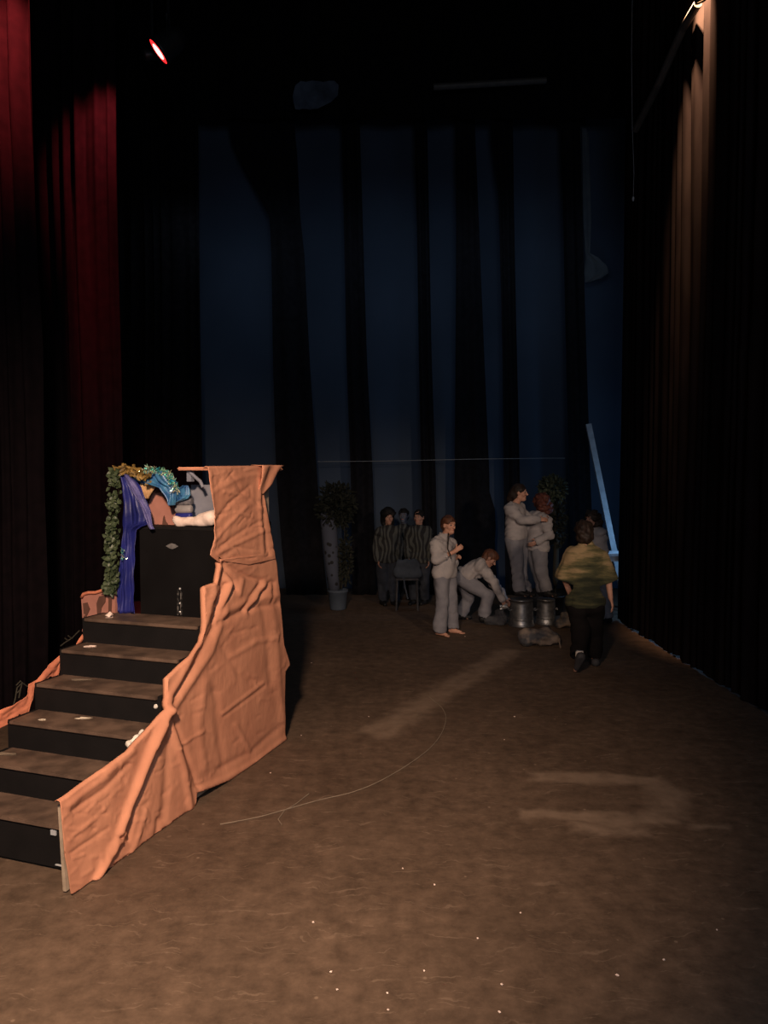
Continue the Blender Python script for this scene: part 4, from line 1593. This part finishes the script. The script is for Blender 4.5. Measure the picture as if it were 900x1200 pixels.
# ---- buckets
def bucket(c, R, H, label, lean=0):
    r = empty('metal_bucket', c, label, 'bucket', 'upturned metal buckets')
    mb = MB(c)
    prof = [(R * 1.0, .004), (R * 1.0, .05)]
    n = 30
    prof = [(0, H), (R * .84, H), (R * .9, H - .006), (R * .905, H - .02)]
    for i in range(8):
        z = H - .02 - (H - .07) * i / 7
        prof.append((R * (.89 + .08 * i / 7), z))
    prof += [(R * .99, .045), (R * .99, .01)]
    mb.lathe(c, prof, 44)
    mb.build('shell', M['steel'], r, True)
    mb = MB(c)
    mb.lathe(c, [(R * .985, .03), (R * 1.03, .03), (R * 1.05, .02), (R * 1.05, .006), (R * 1.03, .0), (R * .97, .0)], 44)
    mb.build('rim', M['steel'], r, True)
    mb = MB(c)
    for zz in (.10,):
        mb.lathe(c, [(R * .96, zz - .012), (R * .985, zz - .006), (R * .985, zz + .006), (R * .955, zz + .012)], 44)
    mb.build('hoop', M['steel'], r, True)
    for q in (-1, 1):
        mb = MB(c)
        a = V((q, -.2, 0)).normalized()
        t_ = V((-a.y, a.x, 0))
        b0 = c + a * R * .93
        mb.tube([b0 + t_ * .05 + V((0, 0, H * .62)), b0 + t_ * .05 + a * .03 + V((0, 0, H * .60)), b0 - t_ * .05 + a * .03 + V((0, 0, H * .60)), b0 - t_ * .05 + V((0, 0, H * .62))], .006, 6)
        mb.build('handle', M['steel'], r)
    return r


b1 = onz(611, 733, 0); b1.z = 0
b2 = onz(639.5, 731, 0); b2.z = 0
zt1 = at(611, 701.5, b1.y).z
zt2 = at(639, 701.5, b2.y).z
bucket(b1, .172, zt1, 'left of two upturned galvanised buckets, person with dark hair standing on it')
bucket(b2, .140, zt2, 'right of two upturned galvanised buckets, narrower, red haired person standing on it')

# ---- person 3: on left bucket
D3 = b1.y
p = lambda x, y, d=0: at(x, y, D3 + d)
J3 = dict(head=p(609, 577, -.02), neck=p(603, 591), shL=p(597.5, 596, -.12), shR=p(609, 596, .15), pelvis=p(605, 629),
          elL=p(611, 609, -.20), wrL=p(631, 609.5, -.20), elR=p(621, 611, .15), wrR=p(634, 608, .02),
          knL=p(606, 660, -.07), ankL=p(608.5, 692.5, -.06), knR=p(610, 660, .07), ankR=p(615.5, 692.5, .06))


def hair3(s, L, ax, hs):
    hair_cap(s, L, ax, hs, 7)
    s.ell(L(0, -.10, -.03), np.array((.06, .06, .08)) * hs, ax, .03)
    s.ell(L(0, -.14, -.09), np.array((.035, .04, .06)) * hs, ax, .03)


person(J3, 'person in pale grey sweats with dark hair standing on the left bucket, arms forward', (1, -.15, 0), (.93, -.25, .0), top='sweats', bottom='sweats_blue', hair='hair_dark', hair_fn=hair3, skin='skin',
       seed=23, shoes='shoe_black', hands={'L': dict(d=(1, .2, .1), n=(0, -.8, .5), curl=.4, thumb=(0, 0, 1))}, pant_end=.97, hem=.0, toes={'L': (.8, -.5, 0), 'R': (.8, -.5, 0)}, base=V((b1.x, b1.y, zt1)), baggy=1.04, sleeve_end=.95)

# ---- person 4: on right bucket, red hair
D4 = b2.y
p = lambda x, y, d=0: at(x, y, D4 + d)
J4 = dict(head=p(634, 589, .05), neck=p(632, 603, .02), shL=p(638.5, 609, -.14), shR=p(625, 606, .10), pelvis=p(629, 641),
          elL=p(644, 627, -.20), wrL=p(631, 634, -.24), elR=p(620, 620, .05), wrR=p(616, 612, .02),
          knL=p(634, 668, -.06), ankL=p(641, 692.5, -.04), knR=p(630, 668, .07), ankR=p(636, 692.5, .06))


def hair4(s, L, ax, hs):
    s.ell(L(0, -.015, .03), np.array((.115, .118, .110)) * hs, ax, .01)
    s.ell(L(0, -.055, -.06), np.array((.135, .095, .115)) * hs, ax, .03)
    s.ell(L(.03, -.06, -.11), np.array((.09, .06, .06)) * hs, ax, .03)
    s.wave(5, 55, .012, 9)
    s.ell(L(0, .10, -.045), np.array((.06, .075, .085)) * hs, ax, .01, True)


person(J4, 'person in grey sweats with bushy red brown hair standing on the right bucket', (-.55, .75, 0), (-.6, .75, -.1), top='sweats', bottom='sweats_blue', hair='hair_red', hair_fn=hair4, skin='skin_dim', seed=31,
       shoes='shoe_black', pant_end=.97, hem=.02, toes={'L': (.75, -.55, 0), 'R': (.7, -.6, 0)}, base=V((b2.x, b2.y, zt2)), baggy=1.04)

# ---- person 5: walking away in olive and yellow top
D5 = 8.2
p = lambda x, y, d=0: at(x, y, D5 + d)
J5 = dict(head=p(684, 624, .02), neck=p(686, 642), shL=p(670, 651, .02), shR=p(702, 651, .02), pelvis=p(686, 706),
          elL=p(662, 678, .06), wrL=p(670, 702, -.16 + .3), elR=p(713, 681, -.02), wrR=p(715.5, 701, -.05),
          knL=p(680, 737, -.02), ankL=p(679, 769, -.30), knR=p(697, 738, .10), ankR=p(697, 772, .12))


def top5(root, J, lat, spine, nrm):
    pts = [J['shL'], J['shR'], J['elL'], J['elR'], J['pelvis'], J['neck']]
    lo, hi = bbox(pts, .26)
    s = SDF(lo, hi, .009)
    ch = J['pelvis'].lerp(J['neck'], .72)
    s.cap(J['shL'].lerp(ch, .3), J['shR'].lerp(ch, .3), .10, None, .05, nrm, .9)
    s.cap(J['shL'], J['shR'], .065, None, .05)
    s.cap(J['neck'] - spine * .02, J['neck'] + spine * .015, .075, .068, .03)
    s.cap(ch, J['pelvis'] + spine * .03, .165, .185, .05, nrm, .8)
    s.cap(ch - lat * .05, J['pelvis'] - lat * .06 + spine * .02, .13, .145, .05, nrm, .9)
    s.cap(ch + lat * .05, J['pelvis'] + lat * .06 + spine * .02, .13, .145, .05, nrm, .9)
    for sd in 'LR':
        e = J['el' + sd]
        d = (e - J['sh' + sd]).normalized()
        e = e - d * .02
        s.cap(J['sh' + sd], e, .075, .105, .05)
    s.crease(41, 16, .018, 3, (1.5, 1.5, .6)); s.wave(44, 18, .005, 6)
    for sd in 'LR':
        d = (J['el' + sd] - J['sh' + sd]).normalized()
        e = J['el' + sd] + d * .015
        # open bell sleeve
        X, Y, Z = np.meshgrid(*s.ax, indexing='ij', sparse=True)
        pl = (X - e.x) * d.x + (Y - e.y) * d.y + (Z - e.z) * d.z
        near = (X - e.x) ** 2 + (Y - e.y) ** 2 + (Z - e.z) ** 2 < .17 ** 2
        s.F = np.where(near, np.maximum(s.F, pl), s.F).astype(np.float32)
        s.cap(e - d * .05, e + d * .03, .075, .09, .0, sub=True)
    s.cut(J['pelvis'] - spine * .045, -spine)
    s.cap(J['neck'] + spine * .035, J['neck'] + spine * .12, .056, .075, .0, sub=True)
    o = link('tunic', s.mesh('tunic', root.location), M['poncho'], root, True)


def hair5(s, L, ax, hs):
    s.ell(L(0, -.015, .04), np.array((.104, .112, .100)) * hs, ax, .01)
    s.ell(L(0, -.045, -.04), np.array((.098, .08, .090)) * hs, ax, .03)
    s.wave(15, 60, .008, 9)
    s.ell(L(0, .10, -.045), np.array((.07, .075, .085)) * hs, ax, .01, True)


r5 = person(J5, 'person in olive and yellow loose top and black trousers walking away, seen from behind', (-.05, 1, 0), (-.1, 1, -.05), hs=.98, top_fn=top5, bottom='blacktrouser', hair='hair_dark', hair_fn=hair5, skin='skin', seed=51,
            shoes='shoe_dark', hands={'R': dict(d=(.25, -.1, -.95), n=(.9, -.4, .2), curl=.4, thumb=(-.2, 1, 0)), 'L': dict(d=(.1, .4, -.9), curl=.5)},
            toes={'L': (-.15, .55, -.82), 'R': (0, 1, 0)}, base=V((J5['ankR'].x - .08, J5['ankR'].y, 0)), baggy=1.05, pant_end=.90, faces=False)
# white sock showing above the lifted shoe
mb = MB(r5.location)
a = J5['ankL']; k = J5['knL']
dd = (k - a).normalized()
mb.lathe(a - dd * .01, [(.0, 0), (.040, 0), (.042, .03), (.045, .07), (.044, .09), (0, .09)], 18, dd)
mb.build('sock', M['sock'], r5, True)

# ---- person 6: behind the walker
D6 = 10.7
p = lambda x, y, d=0: at(x, y, D6 + d)
J6 = dict(head=p(694, 608), neck=p(697, 621), shL=p(704, 627, -.10), shR=p(690, 627, .12), pelvis=p(698, 660),
          elL=p(707, 646, -.10), wrL=p(706, 664, -.16), elR=p(689, 646, .14), wrR=p(690, 664, .1),
          knL=p(708, 694, -.05), ankL=p(712, 724, -.03), knR=p(699, 694, .08), ankR=p(699, 722, .1))
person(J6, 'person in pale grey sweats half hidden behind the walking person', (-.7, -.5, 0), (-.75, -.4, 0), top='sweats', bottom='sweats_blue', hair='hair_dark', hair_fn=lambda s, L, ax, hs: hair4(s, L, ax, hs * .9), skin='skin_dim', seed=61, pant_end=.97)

# ---- people in striped tops far back
D7 = 12.3
p = lambda x, y, d=0: at(x, y, D7 + d)


def dark_hair(s, L, ax, hs):
    hair_cap(s, L, ax, hs, 9, .006)


def standing(cx, cy_head, d, label, top, bottom, face=(0, -1, 0), hair='hair_black', hair_fn=dark_hair, skin='skin_dim', seed=1, sx=1.0, arms=None, shoes='shoe_black', base_y=709):
    q = lambda x, y, dd=0: at(cx + x * sx, y, D7 + d + dd)
    by = at(cx, base_y, D7 + d)
    zoff = -by.z
    y0 = cy_head
    J = dict(head=q(0, y0), neck=q(0, y0 + 12), shL=q(10, y0 + 17), shR=q(-10, y0 + 17), pelvis=q(0, y0 + 49),
             elL=q(14, y0 + 34, -.02), wrL=q(12, y0 + 50, -.10), elR=q(-14, y0 + 34, -.02), wrR=q(-12, y0 + 50, -.10),
             knL=q(6, y0 + 74, -.03), ankL=q(6.5, y0 + 97, .02), knR=q(-6, y0 + 74, -.03), ankR=q(-6.5, y0 + 97, .02))
    if arms: J.update({k: q(*v) for k, v in arms.items()})
    lowz = min(J['ankL'].z, J['ankR'].z)
    for k in ('ankL', 'ankR'):
        J[k].z = .07
    return person(J, label, face, face, top=top, bottom=bottom, hair=hair, hair_fn=hair_fn, skin=skin, seed=seed, h=.010, shoes=shoes, group='people in striped tops at the back')


def hair_big(s, L, ax, hs):
    s.ell(L(0, -.02, .05), np.array((.115, .115, .115)) * hs, ax, .01)
    s.ell(L(0, -.05, -.06), np.array((.12, .08, .11)) * hs, ax, .03)
    s.wave(25, 45, .012, 9)
    s.ell(L(0, .10, -.045), np.array((.065, .075, .085)) * hs, ax, .01, True)


standing(455, 606, -.1, 'person in black and white striped top with bushy black hair, leftmost of the back group', 'zebra', 'denim', hair_fn=hair_big, seed=71, face=(.3, -1, 0))
rz = standing(473, 604, .5, 'person with pale bluish face and striped top, middle of the back group', 'zebra', 'blacktrouser', skin='pale_face', seed=75, face=(-.25, -1, 0))
standing(491, 606, -.05, 'person in striped top, rightmost of the back group beside the narrow drape', 'zebra', 'denim', seed=81, face=(-.5, -.9, 0))

# pale sheet-like bag on a low stool before the middle striped person
r = empty('pale_bag', at(478, 700, 11.75), 'pale grey cloth bag held up before the striped group', 'bag')
r.location.z = 0
l2, h2 = bbox([at(464, 655, 11.75), at(491, 678, 11.75)], .12)
s = SDF(l2, h2, .009)
c0 = at(477, 667, 11.75)
s.cap(at(470, 661, 11.75), at(486, 661, 11.75), .075, None, .03, (0, 1, 0), .6)
s.cap(at(468, 671, 11.75), at(488, 671, 11.75), .09, None, .04, (0, 1, 0), .6)
s.wave(3, 30, .007, 7)
o = link('cloth', s.mesh('cloth', r.location), M['pale_bottoms'], r, True)
mb = MB(r.location)
zst = at(477, 676, 11.75).z
mb.box((c0.x, 11.77, zst - .03), .34, .22, .03)
mb.build('shelf', M['bundle'], r)
for qx in (-.15, .15):
    for qy in (-.08, .08):
        mb = MB(r.location)
        mb.tube([V((c0.x + qx, 11.77 + qy, zst - .04)), V((c0.x + qx * 1.1, 11.77 + qy * 1.1, .0))], .014, 8)
        mb.build('leg', M['bundle'], r)
mb = MB(r.location)
mb.tube([at(473, 677, 11.62), at(475, 690, 11.62), at(478, 702, 11.62)], .012, 8)
mb.build('tie', M['pale_bottoms'], r)
tag(r, 'pale grey cloth bag on a low dark stool before the striped group', 'bag')

# ------------------------------------------------------------------ leafy things
def leaf(mb, c, d, n, L, W, mi=0):
    d = d.normalized(); n = (n - d * n.dot(d))
    if n.length < 1e-3: n = d.orthogonal()
    n.normalize()
    w = d.cross(n)
    m1 = c + d * L * .35; m2 = c + d * L * .7
    mb.add([c, m1 + w * W * .5 + n * .15 * W, m1 - n * .08 * W, m1 - w * W * .5 + n * .15 * W, m2 + w * W * .36 + n * .1 * W, m2 - w * W * .36 + n * .1 * W, c + d * L],
           [(0, 1, 2), (0, 2, 3), (1, 4, 2), (2, 4, 6), (2, 6, 5), (2, 5, 3)], mi)


def rvec(rs): return V((rs.gauss(0, 1), rs.gauss(0, 1), rs.gauss(0, 1))).normalized()


def crown(c, R, n, m, parent, seed, L=.08, name='foliage'):
    rs = random.Random(seed)
    mb = MB(parent.location)
    for _ in range(n):
        d = rvec(rs)
        rr = rs.random() ** .45
        pos = c + V((d.x * R[0], d.y * R[1], d.z * R[2])) * rr
        leaf(mb, pos, (d + rvec(rs) * .9), rvec(rs), L * rs.uniform(.7, 1.3), L * .5)
    return mb.build(name, m, parent)


# potted birch
tb = onz(396, 714, 0); tb.z = 0
YT = tb.y
tree = empty('potted_tree', tb, 'artificial birch in a pale pot, white trunk with dark knots, bushy dark crown', 'tree')
mb = MB(tb)
cp = V((tb.x, tb.y, 0))
mb.lathe(cp, [(0, .0), (.115, .0), (.125, .02), (.150, .27), (.162, .275), (.162, .31), (.15, .31), (.146, .28), (0, .27)], 36)
mb.build('pot', M['pot'], tree, True)
mb = MB(tb)
mb.tube([at(392, 692, YT), at(389.5, 670, YT), at(387.5, 640, YT), at(385, 612, YT), at(384, 600, YT)], [.085, .10, .115, .125, .11], 20)
mb.build('trunk', M['birch'], tree, True)
mb = MB(tb)
for a_, b_ in (((400, 690), (404, 610)), ((398, 690), (396, 640)), ((404, 688), (412, 640))):
    mb.tube([at(*a_, YT - .02), at((a_[0] + b_[0]) / 2 + 2, (a_[1] + b_[1]) / 2, YT + .03), at(*b_, YT)], .014, 6)
mb.build('stem', M['bark'], tree, True)
crown(at(394, 592, YT), (.29, .26, .33), 900, M['foliage'], tree, 3, .10)
crown(at(405, 655, YT), (.09, .1, .42), 260, M['foliage'], tree, 4, .08, 'trailing_leaves')

# leafy plant behind the two on buckets
pb = V((at(650, 640, 11.4).x, 11.4, 0))
plant = empty('leafy_tree', pb, 'artificial tree with pale topped leafy crown behind the red haired person', 'tree')
mb = MB(pb)
mb.lathe(pb, [(0, 0), (.12, 0), (.13, .02), (.155, .26), (.165, .26), (.165, .29), (.15, .29), (.145, .26), (0, .25)], 32)
mb.build('pot', M['can'], plant, True)
mb = MB(pb)
mb.tube([pb + V((0, 0, .2)), at(651, 680, 11.4), at(652, 630, 11.4), at(648, 590, 11.4)], [.05, .045, .04, .03], 12)
mb.build('trunk', M['bark'], plant, True)
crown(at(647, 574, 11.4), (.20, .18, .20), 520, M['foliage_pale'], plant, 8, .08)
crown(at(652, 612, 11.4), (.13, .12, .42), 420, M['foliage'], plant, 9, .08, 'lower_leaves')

# ivy garland down the left of the blue curtain
iv = front(140, 690, 1.38)
ivy = empty('ivy_garland', iv, 'dark green ivy garland hanging down left of the blue curtain', 'garland')
rs = random.Random(5)
stem = [(137, 551), (139, 565), (138, 590), (135, 620), (134, 650), (136, 675), (133, 690), (124, 696)]
sp = [front(x, y, 1.39) for x, y in stem]
mb = MB(iv)
mb.tube(sp, .007, 6)
mb.build('vine', M['bark'], ivy, True)
mb = MB(iv)
for k in range(330):
    t = rs.random() ** .9 * (len(sp) - 1.6)
    i = int(t)
    c = sp[i].lerp(sp[i + 1], t - i)
    hang = (T * rs.uniform(-.7, .9) - U * rs.uniform(0, .8) + V((0, 0, rs.uniform(-1.1, .3))))
    wpx = .045 if t > 1.2 else .03
    leaf(mb, c + T * rs.uniform(-wpx * .8, wpx * 1.1) - U * rs.uniform(0, .04), hang, -U + rvec(rs) * .5, rs.uniform(.03, .05), rs.uniform(.03, .045))
mb.build('leaves', M['ivy'], ivy)
gl = front(150, 552, 1.40)
gg = empty('leaf_garland', gl, 'gold and brown leaf garland on the cave top above the blue curtain', 'garland')
mb = MB(gl)
gs = [(137, 550), (146, 550), (155, 550), (163, 553), (170, 556), (176, 561)]
gp = [front(x, y, 1.42) for x, y in gs]
mb.tube(gp, .008, 6)
mb.build('vine', M['bark'], gg, True)
mb = MB(gl)
for k in range(120):
    t = rs.random() * (len(gp) - 1.01)
    i = int(t)
    c = gp[i].lerp(gp[i + 1], t - i)
    leaf(mb, c - U * rs.uniform(0, .04) + V((0, 0, rs.uniform(-.03, .02))), rvec(rs), -U + rvec(rs) * .5, rs.uniform(.03, .055), rs.uniform(.02, .035))
mb.build('leaves', M['gold'], gg)
gt = front(190, 555, 1.40)
mb = MB(gt)
ts = [(165, 554), (172, 551), (182, 551), (192, 553), (199, 558), (203, 566), (206, 575)]
tp = [front(x, y, 1.41) for x, y in ts]
for k in range(420):
    t = rs.random() ** .8 * (len(tp) - 1.01)
    i = int(t)
    c = tp[i].lerp(tp[i + 1], t - i)
    leaf(mb, c + rvec(rs) * .02, rvec(rs), rvec(rs), rs.uniform(.015, .03), rs.uniform(.006, .01))
o = mb.build('tinsel_garland', M['tinsel']); o.location = gt
tag(o, 'sparkling iridescent tinsel garland along the cave top', 'garland')
mb = MB(front(144, 650, 1.385))
og = front(144, 650, 1.385)
for (x, y) in ((144, 644), (145, 646), (144, 653), (145, 655), (143.5, 649)):
    for k in range(4):
        leaf(mb, front(x, y, 1.385) + rvec(rs) * .006, rvec(rs), rvec(rs), .022, .009)
o = mb.build('tinsel_strand', M['tinsel']); o.location = og
tag(o, 'short strand of blue green tinsel between ivy and blue curtain', 'garland')

# white cloth on the box top
wc = front(228, 616, 1.5); wc.z = ZBOX
r = empty('cream_cloth', wc, 'crumpled cream cloth lying on top of the black box', 'cloth')
l2, h2 = bbox([front(205, 612, 1.5), front(252, 612, 1.5)], .16)
s = SDF(l2, h2, .007)
for (x0, y0), (x1, y1), r0, r1_ in (((210, 612), (225, 611), .032, .030), ((222, 611), (238, 609), .026, .036), ((236, 608), (248, 607), .04, .055), ((208, 610), (214, 609), .03, .022)):
    s.cap(front(x0, y0, 1.50), front(x1, y1, 1.50), r0, r1_, .02)
s.wave(8, 60, .006, 8)
s.cut((0, 0, ZBOX + .001), (0, 0, -1))
o = link('fold', s.mesh('fold', r.location), M['white_cloth'], r, True)
# make it a single-mesh thing
o.parent = None; o.location = r.location; o.name = 'cream_cloth'
bpy.data.objects.remove(r)
o.name = 'cream_cloth'
tag(o, 'crumpled cream cloth lying on top of the black box', 'cloth')


# ------------------------------------------------------------------ bags and bundles on the floor
def lump(name, c, parts, m, label, cat, seed, amp=.012, freq=26, h=.008):
    org = V(c); org.z = 0
    pts = [V(a) for a, b, *_ in parts] + [V(b) for a, b, *_ in parts]
    lo, hi = bbox(pts, .26)
    s = SDF(lo, hi, h)
    for a, b, r1_, r2_ in parts:
        s.cap(a, b, r1_, r2_, .04)
    s.wave(seed, freq, amp, 8)
    s.wave(seed + 1, freq * 2.4, amp * .45, 8)
    s.cut((0, 0, .003), (0, 0, -1))
    me = s.mesh(name, org)
    o = link(name, me, m, None, False)
    o.location = org
    return tag(o, label, cat)


bg = onz(632, 757, 0); Yg = bg.y
q = lambda x, y, d=0: at(x, y, Yg + d)
lump('crumpled_bag', bg, [(q(618, 747), q(640, 745, .05), .10, .10), (q(636, 748), q(650, 749), .09, .06), (q(616, 750), q(612, 742), .07, .05), (q(634, 742, .1), q(640, 738, .12), .06, .04)],
     M['bag'], 'crumpled grey bag on the floor in front of the buckets', 'bag', 3)
mb = MB(bg)
mb.tube([q(655, 748, -.1), q(655.5, 752, -.1), q(657, 760, -.1)], .010, 6)
o = mb.build('bag_strap', M['bag']); o.location = bg
lp = [ob for ob in bpy.data.objects if ob.name == 'crumpled_bag'][0]
o.parent = lp; o.location = V((bg.x - lp.location.x, bg.y - lp.location.y, 0)) + V((0, 0, bg.z))
g2 = onz(660, 736, 0); Y2 = g2.y
q2 = lambda x, y, d=0: at(x, y, Y2 + d)
lump('cloth_heap', g2, [(q2(655, 730), q2(667, 729), .07, .06), (q2(660, 722), q2(664, 720), .05, .03)], M['bag'], 'low grey cloth heap right of the buckets', 'cloth', 6)
g3 = onz(584, 733, 0); Y3 = g3.y + .05
q3 = lambda x, y, d=0: at(x - 5, y, Y3 + d)
lump('cloth_bundle', g3, [(q3(578, 726), q3(593, 726), .075, .08), (q3(588, 718), q3(592, 716), .05, .04)], M['bundle'], 'dark grey bundle on the floor left of the buckets', 'bundle', 9)
g4 = at(590, 711.5, Y3 - .09)
lo, hi = bbox([g4], .10)
s = SDF(lo, hi, .005)
s.cap(g4 + V((-.03, 0, 0)), g4 + V((.03, 0, .01)), .028, .032, .01)
s.wave(4, 90, .009, 8)
o = link('foil_ball', s.mesh('foil_ball', g4), M['silver'], None, False); o.location = g4
tag(o, 'small silvery crumpled foil lump on the dark bundle', 'foil')

# ------------------------------------------------------------------ lit corner at right: pole, ledge
YP = 12.0
pl = empty('leaning_pole', at(705, 570, YP), 'pale leaning timber pole catching blue light beside the right curtain', 'pole')
a = at(689.5, 497, YP + .3); b = at(719.5, 645, YP)
d = (b - a).normalized()
bb = b + d * (b.z / -d.z)
mb = MB(pl.location)
X_ = d.cross(V((0, 1, 0))).normalized()
Y_ = d.cross(X_).normalized()
mb.box((a + bb) / 2, .085, .05, (a - bb).length, X_, Y_, d)
o = mb.build('leaning_pole', M['timber_grey'])
o.location = pl.location
bpy.data.objects.remove(pl)
o.name = 'leaning_pole'
tag(o, 'pale leaning timber pole catching blue light beside the right curtain', 'pole')
lg = at(717, 650, 11.35)
tb_ = empty('small_table', V((lg.x + .12, lg.y, 0)), 'bright blue lit white table corner showing past the right curtain', 'table')
mb = MB(tb_.location)
mb.box((lg.x + .12, lg.y + .15, lg.z), .40, .40, .045)
mb.build('table_top', M['ledge'], tb_, bevel=.006)
mb = MB(tb_.location)
mb.box((lg.x + .12, lg.y + .15, lg.z - .062), .34, .34, .08)
mb.build('apron', M['ledge'], tb_)
for qx in (-1, 1):
    for qy in (-1, 1):
        mb = MB(tb_.location)
        mb.box((lg.x + .12 + qx * .15, lg.y + .15 + qy * .15, (lg.z - .02) / 2), .035, .035, lg.z - .02)
        mb.build('leg', M['can'], tb_)

# ------------------------------------------------------------------ string and scraps
mb = MB()
sp = [(258, 966), (300, 958), (330, 950), (372, 938), (420, 926), (462, 906), (500, 880), (517, 860), (522.5, 842), (519, 831), (512, 824), (502, 816)]
pts = []
cp = [onz(x, y, .004) for x, y in sp]
for i in range(len(cp) - 1):
    p0_, p1_, p2_, p3_ = cp[max(i - 1, 0)], cp[i], cp[i + 1], cp[min(i + 2, len(cp) - 1)]
    for k in range(8):
        t = k / 8
        pts.append(.5 * ((2 * p1_) + (p2_ - p0_) * t + (2 * p0_ - 5 * p1_ + 4 * p2_ - p3_) * t * t + (3 * p1_ - p0_ - 3 * p2_ + p3_) * t ** 3))
pts.append(cp[-1])
mb.tube(pts, .0035, 5)
tag(mb.build('string', M['string']), 'thin pale string curving in a long arc across the floor', 'string')
mb = MB()
sp = [(330, 966), (326, 960), (334, 949), (344, 944), (362, 930)]
mb.tube([onz(x, y, .004) for x, y in sp], .003, 5)
tag(mb.build('string', M['string']), 'short curled pale string end on the floor by the long string', 'string')


def scrap(name, px, py, z, r, seed, label, group=None, m='paper', asp=1.0, lift=.006):
    rs = random.Random(seed)
    c = onz(px, py, z)
    ring = []
    n = 9
    for k in range(n):
        a = k * 2 * math.pi / n
        q = r * rs.uniform(.55, 1.15)
        ring.append(V((math.cos(a) * q * asp, math.sin(a) * q / asp, rs.uniform(.001, lift))))
    mb = MB()
    mb.add([V((0, 0, lift * 1.4))] + ring, [(0, k + 1, (k + 1) % n + 1) for k in range(n)])
    mb.add([V((p_.x, p_.y, .0005)) for p_ in ring], [tuple(range(n))])
    o = mb.build(name, M[m])
    o.location = V((c.x, c.y, z + .0005))
    return tag(o, label, 'scrap', group)


scrap('paper_scrap', 99, 842, ZS[2], .035, 1, 'largest white paper scrap on the third stair tread', asp=1.7)
scrap('paper_scrap', 49, 844, ZS[2], .018, 2, 'small white paper scrap on the third tread near the left cloth', asp=1.4)
scrap('paper_scrap', 129, 723.5, ZS[5], .03, 3, 'crumpled pinkish paper scrap on the top landing beside the blue curtain', m='white_cloth', lift=.03)
scrap('paper_scrap', 8, 884, ZS[1], .05, 4, 'flat pale scrap on the second tread at the left picture edge', m='string', asp=1.6)
scrap('paper_scrap', 106, 758.5, ZS[4], .03, 5, 'pale scrap at the left end of the fifth tread', m='white_cloth', asp=1.5, lift=.01)
scrap('paper_scrap', 95, 797, ZS[3], .05, 6, 'long flat brown scrap on the fourth tread', m='string', asp=1.8)
# white tuft of stuffing showing under the cloth edge, and one beside it
tuft = side(158, 866, .02)
lo, hi = bbox([tuft], .16)
s = SDF(lo, hi, .006)
for (x0, y0), (x1, y1), rr in (((153, 872), (160, 866), .018), ((160, 866), (168, 858), .016)):
    s.cap(side(x0, y0, .0), side(x1, y1, .0), rr, rr, .02)
s.wave(5, 80, .009, 9)
o = link('white_stuffing', s.mesh('white_stuffing', tuft), mat('white stuffing', (.85, .8, .72, 1), .95), None, True); o.location = tuft
tag(o, 'white tuft of stuffing poking from under the orange cloth edge on the stairs', 'stuffing')
tuft = side(194, 806, .02)
lo, hi = bbox([tuft], .12)
s = SDF(lo, hi, .006)
s.cap(side(194, 803, .01), side(194, 808, .01), .012, .014, .02)
s.cap(side(183, 828, .01), side(186, 824, .01), .008, .008, .02)
s.wave(6, 80, .005, 9)
o = link('white_stuffing', s.mesh('white_stuffing', tuft), bpy.data.materials['white stuffing'], None, True); o.location = tuft
tag(o, 'small white tuft of stuffing higher up the orange cloth edge', 'stuffing')

specks = [(723, 1143, .014), (778, 1125, .010), (588, 1154, .012), (367, 1081, .012), (388, 1139, .012), (585, 1186, .012), (509, 1037, .009), (353, 862, .012), (603, 840, .014), (591, 867, .009), (610, 1070, .01),
          (454, 1164, .008), (395, 1160, .008), (497, 1138, .008), (365, 777, .014), (545, 746, .014), (432, 840, .010), (472, 1018, .008), (560, 1100, .008), (317, 906, .01), (455, 1184, .009), (840, 1090, .008)]
for k, (x, y, rr) in enumerate(specks):
    scrap('paper_speck', x, y, 0, rr * .62, 40 + k, 'tiny pale paper fleck lying on the brown stage floor', 'paper flecks scattered on the floor', m='white_cloth', lift=.004)
